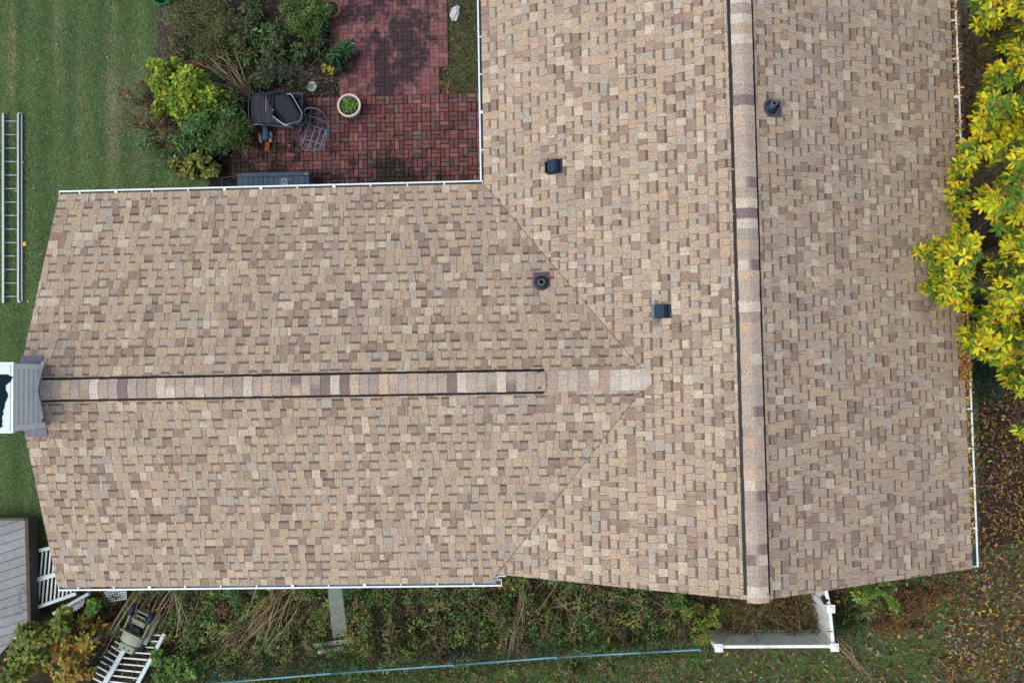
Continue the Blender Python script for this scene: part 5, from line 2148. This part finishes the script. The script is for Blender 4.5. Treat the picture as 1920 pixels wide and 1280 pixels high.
def make_stalk(pal, n=120):
    e = empty('weed_stalk', (0, 0, 0))
    b = MB()
    pts = [(0, 0, 0), (.02, .01, .25), (.06, .0, .5), (.14, .02, .72)]
    b.tube(pts, [.008, .007, .005, .003], 5, (.15, .12, .06))
    b.build('stem', M['stem'], e)
    t = rng.random(n) ** .7
    pp = np.array([[0, 0, 0], [.02, .01, .25], [.06, 0, .5], [.14, .02, .72]])
    ix = np.minimum((t * 3).astype(int), 2)
    fr = (t * 3 - ix)[:, None]
    P = pp[ix] * (1 - fr) + pp[ix + 1] * fr
    D = rand_dir(n, .2)
    V, F, C = leaf_arrays(P, D, unit(rng.normal(0, .4, (n, 3)) + np.array([0, 0, 1])), (.05 + .07 * (1 - t)) * rng.uniform(.7, 1.3, n), .018 + .010 * rng.random(n), pick(pal, n, .22), .1, .25)
    put(link('foliage', np_mesh('foliage', V, F, M['leaf'], C)), e)
    return e


kinds = [make_stalk([(2, (.16, .15, .07)), (2, (.10, .13, .04)), (1, (.22, .17, .10))]), make_stalk([(2, (.06, .12, .03)), (2, (.10, .14, .04)), (.5, (.30, .28, .03))]), make_stalk([(2, (.19, .14, .08)), (1, (.14, .09, .06)), (1, (.11, .12, .05))])]
used = [0, 0, 0]
for i, (px, py, sz, lab) in enumerate(stalks):
    k = i % 3
    src = kinds[k]
    if used[k] == 0:
        o = src
    else:
        o = src.copy()
        COL.objects.link(o)
        for ch in src.children:
            cc = ch.copy()
            COL.objects.link(cc)
            cc.parent = o
    used[k] += 1
    p = at(px, py, 0)
    o.location = p
    a = math.atan2(-1, random.gauss(0, .5))
    o.rotation_euler = (random.gauss(0, .15), random.uniform(.2, .5), a)
    s = sz / 32
    o.scale = (s * 1.15, s * 1.15, s)
    tag(o, lab, 'weed', ['straw weed stalks', 'green weed stalks', 'withered weed stalks'][k])

# larger plants of the bank
plant('maple_sapling', 'maple sapling with broad yellow and green leaves below the plank deck', 'tree',
      [(85, 1190, 1.0, 50, 34, .3, 430), (50, 1225, .9, 52, 30, .3, 420), (110, 1165, 1.0, 30, 22, .25, 220), (25, 1258, .8, 44, 28, .3, 300)],
      [(3, (.11, .17, .035)), (2, (.15, .19, .04)), (1, (.23, .21, .035))], .12, .075, shell=.2, up=1.2, stems=3, droop=.25)
plant('maple_sapling', 'golden orange leaved maple sapling beside the long railing panel', 'tree',
      [(140, 1215, .8, 46, 34, .3, 330), (165, 1185, .7, 38, 30, .3, 190), (95, 1255, .7, 54, 28, .3, 330), (150, 1262, .6, 34, 20, .2, 120)],
      [(2, (.24, .16, .025)), (2, (.19, .19, .03)), (1, (.28, .12, .03)), (1, (.11, .14, .03)), (.6, (.30, .17, .09))], .11, .07, shell=.2, up=1.2, stems=3, droop=.25)
plant('maple_sapling', 'small bright green maple seedling between the two railing pieces', 'tree',
      [(168, 1142, .6, 14, 13, .2, 42)], [(1, (.10, .20, .03)), (1, (.13, .22, .04))], .15, .11, shell=.15, up=1.3, stems=2)
plant('bush', 'green bramble bush at the bottom edge right of the railing panel', 'bush',
      [(320, 1240, .4, 36, 28, .3, 420), (345, 1262, .35, 34, 22, .25, 330), (300, 1265, .35, 30, 18, .25, 230)], [(2, (.055, .13, .03)), (2, (.085, .17, .04)), (1, (.14, .19, .04))], .085, .055, shell=.25)
plant('bush', 'yellow green sapling at the left end of the white fence', 'bush',
      [(1322, 1165, .8, 22, 26, .4, 420), (1316, 1195, .6, 20, 20, .35, 260), (1300, 1150, .7, 20, 18, .3, 200), (1338, 1140, .7, 14, 16, .3, 110)],
      [(2, (.13, .20, .03)), (2, (.17, .19, .035)), (1, (.08, .14, .03)), (.6, (.22, .13, .05))], .075, .032, shell=.2, stems=8)
plant('bush', 'light green leafy bush just under the right end of the gable roof edge', 'bush',
      [(1618, 1108, .9, 26, 18, .3, 420), (1640, 1098, 1.0, 30, 14, .3, 320), (1672, 1112, .8, 12, 18, .25, 130), (1680, 1145, .7, 10, 22, .2, 120)],
      [(2, (.11, .19, .03)), (2, (.08, .15, .03)), (1, (.17, .23, .04))], .075, .036, shell=.2, stems=5)
plant('bush', 'rusty orange low spreading shrub right of the white fence', 'bush',
      [(1690, 1150, .25, 50, 28, .22, 1300), (1720, 1125, .22, 50, 24, .2, 1000), (1670, 1175, .2, 52, 18, .18, 900), (1750, 1105, .2, 34, 22, .2, 500)],
      [(2, (.17, .075, .03)), (2, (.12, .085, .035)), (1, (.24, .10, .03)), (1.6, (.075, .085, .03)), (1, (.10, .05, .03))], .055, .02, shell=.15, jit=.3)
plant('ornamental_grass', 'clump of long dark green grass blades beside the fence gate post', 'plant',
      [(1592, 1160, .1, 18, 18, .22, 150), (1585, 1140, .1, 14, 12, .2, 80)], [(2, (.03, .075, .025)), (1, (.06, .11, .03)), (.5, (.16, .14, .06))], .28, .018, shell=.02, up=.3, droop=.3, stems=2)
plant('ornamental_grass', 'yellow green grass clump along the bottom edge below the fence rail', 'plant',
      [(500, 1288, .1, 60, 16, .2, 320), (560, 1284, .1, 40, 12, .2, 200), (430, 1292, .1, 40, 12, .2, 160)], [(2, (.20, .22, .03)), (1, (.10, .16, .03)), (1, (.26, .22, .06))], .26, .022, shell=.02, up=.3, droop=.3, stems=2)

# fallen leaves over the right lawn
litter('fallen_leaves', [(1800, 735), (1930, 700), (2060, 690), (2060, 1400), (1740, 1400), (1780, 1120), (1790, 1070)], 10500, BROWNS + [(1.2, (.28, .17, .035)), (.8, (.32, .24, .05)), (.7, (.17, .14, .16)), (.8, (.04, .07, .025))], (.05, .12), (.02, .09), aspect=.42, tilt=.4)
litter('fallen_leaves', [(1560, 1040), (1830, 1040), (1930, 1040), (1930, 1390), (1280, 1390), (1320, 1222), (1575, 1220)], 3100, BROWNS + [(1, (.30, .22, .05)), (1.3, (.19, .16, .17)), (.8, (.24, .15, .11))], (.05, .13), (.03, .10), aspect=.5, tilt=.4)
litter('fallen_leaves', [(620, 1262), (1320, 1222), (1320, 1390), (620, 1390)], 1900, BROWNS + [(1, (.30, .22, .05)), (.8, (.19, .16, .17)), (1.4, (.13, .12, .05))], (.04, .11), (.03, .12), aspect=.45, tilt=.5)

# ---- right side: dark evergreen, leafy tree, leaves in the gutter and on the porch roof
plant('yew_bush', 'dark green yew bush below the leaf filled gutter', 'bush',
      [(1848, 640, .8, 30, 60, .7, 2600), (1845, 710, .6, 34, 46, .5, 1900), (1840, 575, .7, 22, 40, .5, 1100), (1872, 680, .7, 24, 50, .5, 1100)],
      [(3, (.014, .038, .018)), (2, (.022, .055, .024)), (1, (.03, .065, .025))], .06, .018, shell=.5)


def porch_z(px, py):
    out = np.zeros(len(px))
    zz = np.full(len(px), 3.3)
    for _ in range(8):
        P = at_np(px, py, zz)
        zz = pzr - (P[:, 0] - (W - .3)) * (pzr - pze) / pw + .02
    return zz + rng.uniform(0, .02, len(px))


LF = [(3, (.20, .095, .025)), (3, (.26, .15, .035)), (2, (.12, .055, .025)), (1, (.33, .22, .07)), (1, (.08, .04, .02))]
litter('porch_leaves', [(1806, 70), (1850, 60), (1895, 95), (1890, 160), (1850, 130), (1830, 200), (1822, 260), (1808, 260)], 420, LF, (.06, .11), zf=porch_z, aspect=.35, tilt=.3)
litter('porch_leaves', [(1800, 0), (1930, 0), (1930, 520), (1810, 520)], 260, LF, (.06, .11), zf=porch_z, aspect=.35, tilt=.3)
gz = Z0 - .035
LG = [(3, (.34, .20, .05)), (2, (.26, .12, .03)), (1.5, (.42, .28, .08)), (1.5, (.14, .065, .025)), (.6, (.45, .36, .18))]
litter('gutter_leaves', [(1786, -5), (1794, -5), (1804, 300), (1815, 640), (1820, 800), (1826, 1030), (1818.5, 1030), (1812, 800), (1807, 640), (1796, 300)], 2600, LG, (.04, .085), (Z0 - .036, Z0 + .004), aspect=.36, tilt=.45)
litter('gutter_leaves', [(1796, 645), (1812, 640), (1818, 690), (1816, 720), (1800, 705), (1794, 680)], 330, LG, (.05, .10), (Z0 + .0, Z0 + .07), aspect=.35, tilt=.5)
litter('gutter_leaves', [(1796, 545), (1812, 540), (1814, 640), (1800, 640)], 240, LG, (.05, .10), (Z0 - .02, Z0 + .05), aspect=.35, tilt=.5)
litter('gutter_leaves', [(934, 1092), (949, 1092), (949, 1099), (934, 1099)], 26, LF, (.04, .08), (Z0 - .04, Z0 - .02), aspect=.4)
litter('gutter_leaves', [(165, 1099), (206, 1099), (206, 1103), (165, 1103)], 60, LF, (.05, .09), (Z0 - .06, Z0 - .02), aspect=.4)
litter('gutter_leaves', [(899, 280), (905, 280), (906, 340), (900, 340)], 60, LF, (.04, .08), (Z0 - .05, Z0 - .03), aspect=.4)
# pale leaves caught along the ridge vent
def ridge_leaf_z(px, py):
    return np.full(len(px), Z0 + HM - .05)


litter('vent_leaves', [(1371, 0), (1376, 0), (1398, 1090), (1394, 1090)], 46, [(2, (.35, .27, .14)), (1, (.28, .15, .05))], (.03, .06), (Z0 + HM - .055, Z0 + HM - .045), aspect=.4)
litter('vent_leaves', [(1417, 0), (1422, 0), (1442, 1090), (1437, 1090)], 34, [(2, (.38, .31, .17)), (1, (.34, .22, .05))], (.03, .06), (Z0 + HM - .055, Z0 + HM - .045), aspect=.4)
for px, py, ang, l_, c, lab in ((995, 430, -1.0, .10, (.40, .17, .04), 'single orange leaf lying in the upper valley of the roof'),
                                (951, 371, -.8, .055, (.45, .36, .14), 'tiny straw coloured leaf at the top end of the valley'),
                                (931, 406, -.5, .05, (.45, .34, .10), 'tiny yellow leaf on the wing shingles near the valley top'),
                                (1138, 818, .8, .06, (.36, .20, .05), 'small orange leaf in the lower valley of the roof'),
                                (1437, 115, .9, .09, (.30, .17, .07), 'brown leaf on the right slope above the plumbing vent'),
                                (1742, 1058, .5, .09, (.20, .09, .05), 'reddish brown leaf on the shingles near the lower right roof edge'),
                                (1781, 579, 1.4, .08, (.34, .17, .03), 'amber leaf on the shingles left of the leaf filled gutter')):
    p = on_roof(px, py, .028)
    V, F, C = leaf_arrays(np.array([tuple(p)]), np.array([[math.cos(ang), math.sin(ang), 0]]), np.array([[0, .1, 1.0]]), np.array([l_]), np.array([l_ * .5]), np.array([c]), .25, .05)
    tag(link('fallen_leaf', np_mesh('fallen_leaf', V, F, M['litter'], C)), lab, 'leaf')

# ---- the tree: trunk outside the frame, whorls of leaves at the branch ends
BX = [(-60, 1815), (0, 1815), (20, 1822), (40, 1816), (60, 1832), (80, 1846), (95, 1862), (112, 1890), (122, 1850), (150, 1842), (180, 1834), (205, 1820), (230, 1824), (262, 1815), (285, 1792), (320, 1778), (350, 1771), (382, 1774), (400, 1782),
      (425, 1778), (445, 1773), (458, 1728), (472, 1710), (486, 1701), (500, 1710), (512, 1706), (532, 1712), (548, 1734), (565, 1756), (578, 1812), (596, 1832), (612, 1815), (626, 1792), (640, 1786), (655, 1815), (676, 1838), (690, 1862), (710, 1876), (732, 1896), (748, 1925)]


def bx_at(y):
    for (y0, x0), (y1, x1) in zip(BX[:-1], BX[1:]):
        if y0 <= y <= y1:
            return x0 + (x1 - x0) * (y - y0) / (y1 - y0)
    return 1925 + max(0, y - 748) * .5


tree = empty('leafy_tree', at(2010, 330, 0), 'tree with yellow and green leaves overhanging the right gutter', 'tree')
GAPS = [(1836, 420, 24, 24), (1858, 455, 22, 30), (1835, 500, 14, 12), (1838, 560, 22, 20), (1870, 108, 26, 12), (1890, 175, 30, 8), (1845, 272, 12, 8), (1835, 400, 20, 12), (1862, 690, 14, 10), (1820, 425, 10, 22)]
PT = [(3.4, (.72, .66, .024)), (2.3, (.48, .56, .03)), (1.0, (.28, .42, .035)), (1.8, (.78, .58, .03)), (.4, (.34, .20, .03)), (.6, (.08, .16, .035))]
whorls = []
tries = 0
while len(whorls) < 2500 and tries < 200000:
    tries += 1
    py = random.uniform(-60, 760)
    px = random.uniform(1700, 2120)
    b0 = bx_at(py)
    if px < b0 + 7:
        continue
    if any(((px - gx_) / (rx + 3)) ** 2 + ((py - gy_) / (ry + 3)) ** 2 < 1 for gx_, gy_, rx, ry in GAPS):
        continue
    dep = px - b0
    top = 5.35 + min(1.3, dep / 110) + .35 * math.sin(px * .045 + py * .03) + .25 * math.sin(py * .07)
    lo = 5.12 if px < 1815 else 3.9
    zz = top - (top - lo) * random.random() ** 2.2
    if any((px - w[0]) ** 2 + (py - w[1]) ** 2 < (6.0 if px < 1930 else 20) ** 2 and abs(zz - w[2]) < .2 for w in whorls):
        continue
    whorls.append((px, py, zz))
for q in ((1912, 806), (1921, 818), (1915, 815)):
    whorls.append((*q, 4.6))
LV = []
trunk_top = at(2010, 330, 3.6)
for px, py, zz in whorls:
    c = np.array(at(px, py, zz))
    n = random.randint(8, 12)
    tone = random.gauss(1, .14)
    pal = PT if random.random() < .75 else [(2, (.13, .24, .035)), (2, (.19, .30, .03)), (1, (.09, .18, .035))]
    a0 = random.uniform(0, 6.28)
    tilt_ = rng.normal(0, .18, 2)
    for k in range(n):
        a = a0 + k * 2.4 + random.gauss(0, .15)
        el = random.uniform(-.15, .65)
        D = np.array([math.cos(a) * math.cos(el), math.sin(a) * math.cos(el), math.sin(el) + tilt_[0] * math.cos(a)])
        N = np.array([-.5 * math.cos(a) * math.sin(el), -.5 * math.sin(a) * math.sin(el), 1.0]) + rng.normal(0, .18, 3)
        LV.append((c + D * .012, D, N, random.uniform(.08, .14), pick(pal, 1, .14)[0] * tone))
# the 300 leaves that show largest are parts of their own
LVs = sorted(range(len(LV)), key=lambda i: -(LV[i][0][2] + 3 * LV[i][3] - 9 * (pix([LV[i][0]])[0][0] > 1915)))
big = set(LVs[:300])
rest = [i for i in range(len(LV)) if i not in big]


def lv_arr(ids):
    P = np.array([LV[i][0] for i in ids])
    D = np.array([LV[i][1] for i in ids])
    N = np.array([LV[i][2] for i in ids])
    L_ = np.array([LV[i][3] for i in ids])
    C = np.array([LV[i][4] for i in ids])
    V, F, Cc = leaf_arrays(P, D, N, L_, L_ * .40, C, .16, .18, .6)
    cc = Cc.reshape(-1, 6, 3)
    cc[:, 3] *= np.array([1.15, .95, .9])      # leaf tips turn first
    cc[:, 0] *= np.array([.75, 1.0, 1.0])
    return V, F, cc.reshape(-1, 3)


for i in big:
    V, F, C = lv_arr([i])
    put(link('leaf', np_mesh('leaf', V, F, M['leaf'], C)), tree)
V, F, C = lv_arr(rest)
tag(put(link('crown', np_mesh('crown', V, F, M['leaf'], C)), tree), kind='stuff')
b = MB()
tb = at(2010, 330, 0)
b.tube([(tb.x, tb.y, 0), (tb.x - .03, tb.y, 1.2), (tb.x + .02, tb.y + .04, 2.4), (trunk_top.x, trunk_top.y, 3.7), (trunk_top.x - .1, trunk_top.y + .1, 5.0)], [.17, .13, .11, .09, .04], 10)
b.build('trunk', M['bark'], tree, smooth=True)
random.shuffle(whorls)
limbs = []
for px, py in ((1840, 60), (1850, 200), (1800, 360), (1760, 500), (1840, 640), (1900, 720), (1960, 120), (1900, 340), (2060, 500), (2080, 200)):
    c = at(px, py, 5.15 if px < 1830 else 5.0)
    m_ = trunk_top.lerp(c, .5) + Vector((0, 0, .25))
    st = Vector((tb.x, tb.y, random.uniform(2.6, 3.7)))
    limbs.append([st, st.lerp(m_, .6) + Vector((0, 0, .1)), m_, m_.lerp(c, .6), c])
    b = MB()
    b.tube(limbs[-1], [.05, .04, .03, .022, .010], 7)
    b.build('limb', M['bark'], tree, smooth=True)
b = MB()
for px, py, zz in whorls:
    c = at(px, py, zz)
    best = min((p for l_ in limbs for p in l_[1:]), key=lambda p: (p - c).length)
    if (best - c).length > 1.6:
        best = best.lerp(c, .4)
    m_ = best.lerp(c, .5) + Vector((random.gauss(0, .04), random.gauss(0, .04), -.05))
    b.tube([best, m_, c], [.009, .007, .004], 4, cap=False)
tag(b.build('twig', M['bark'], tree), kind='stuff')
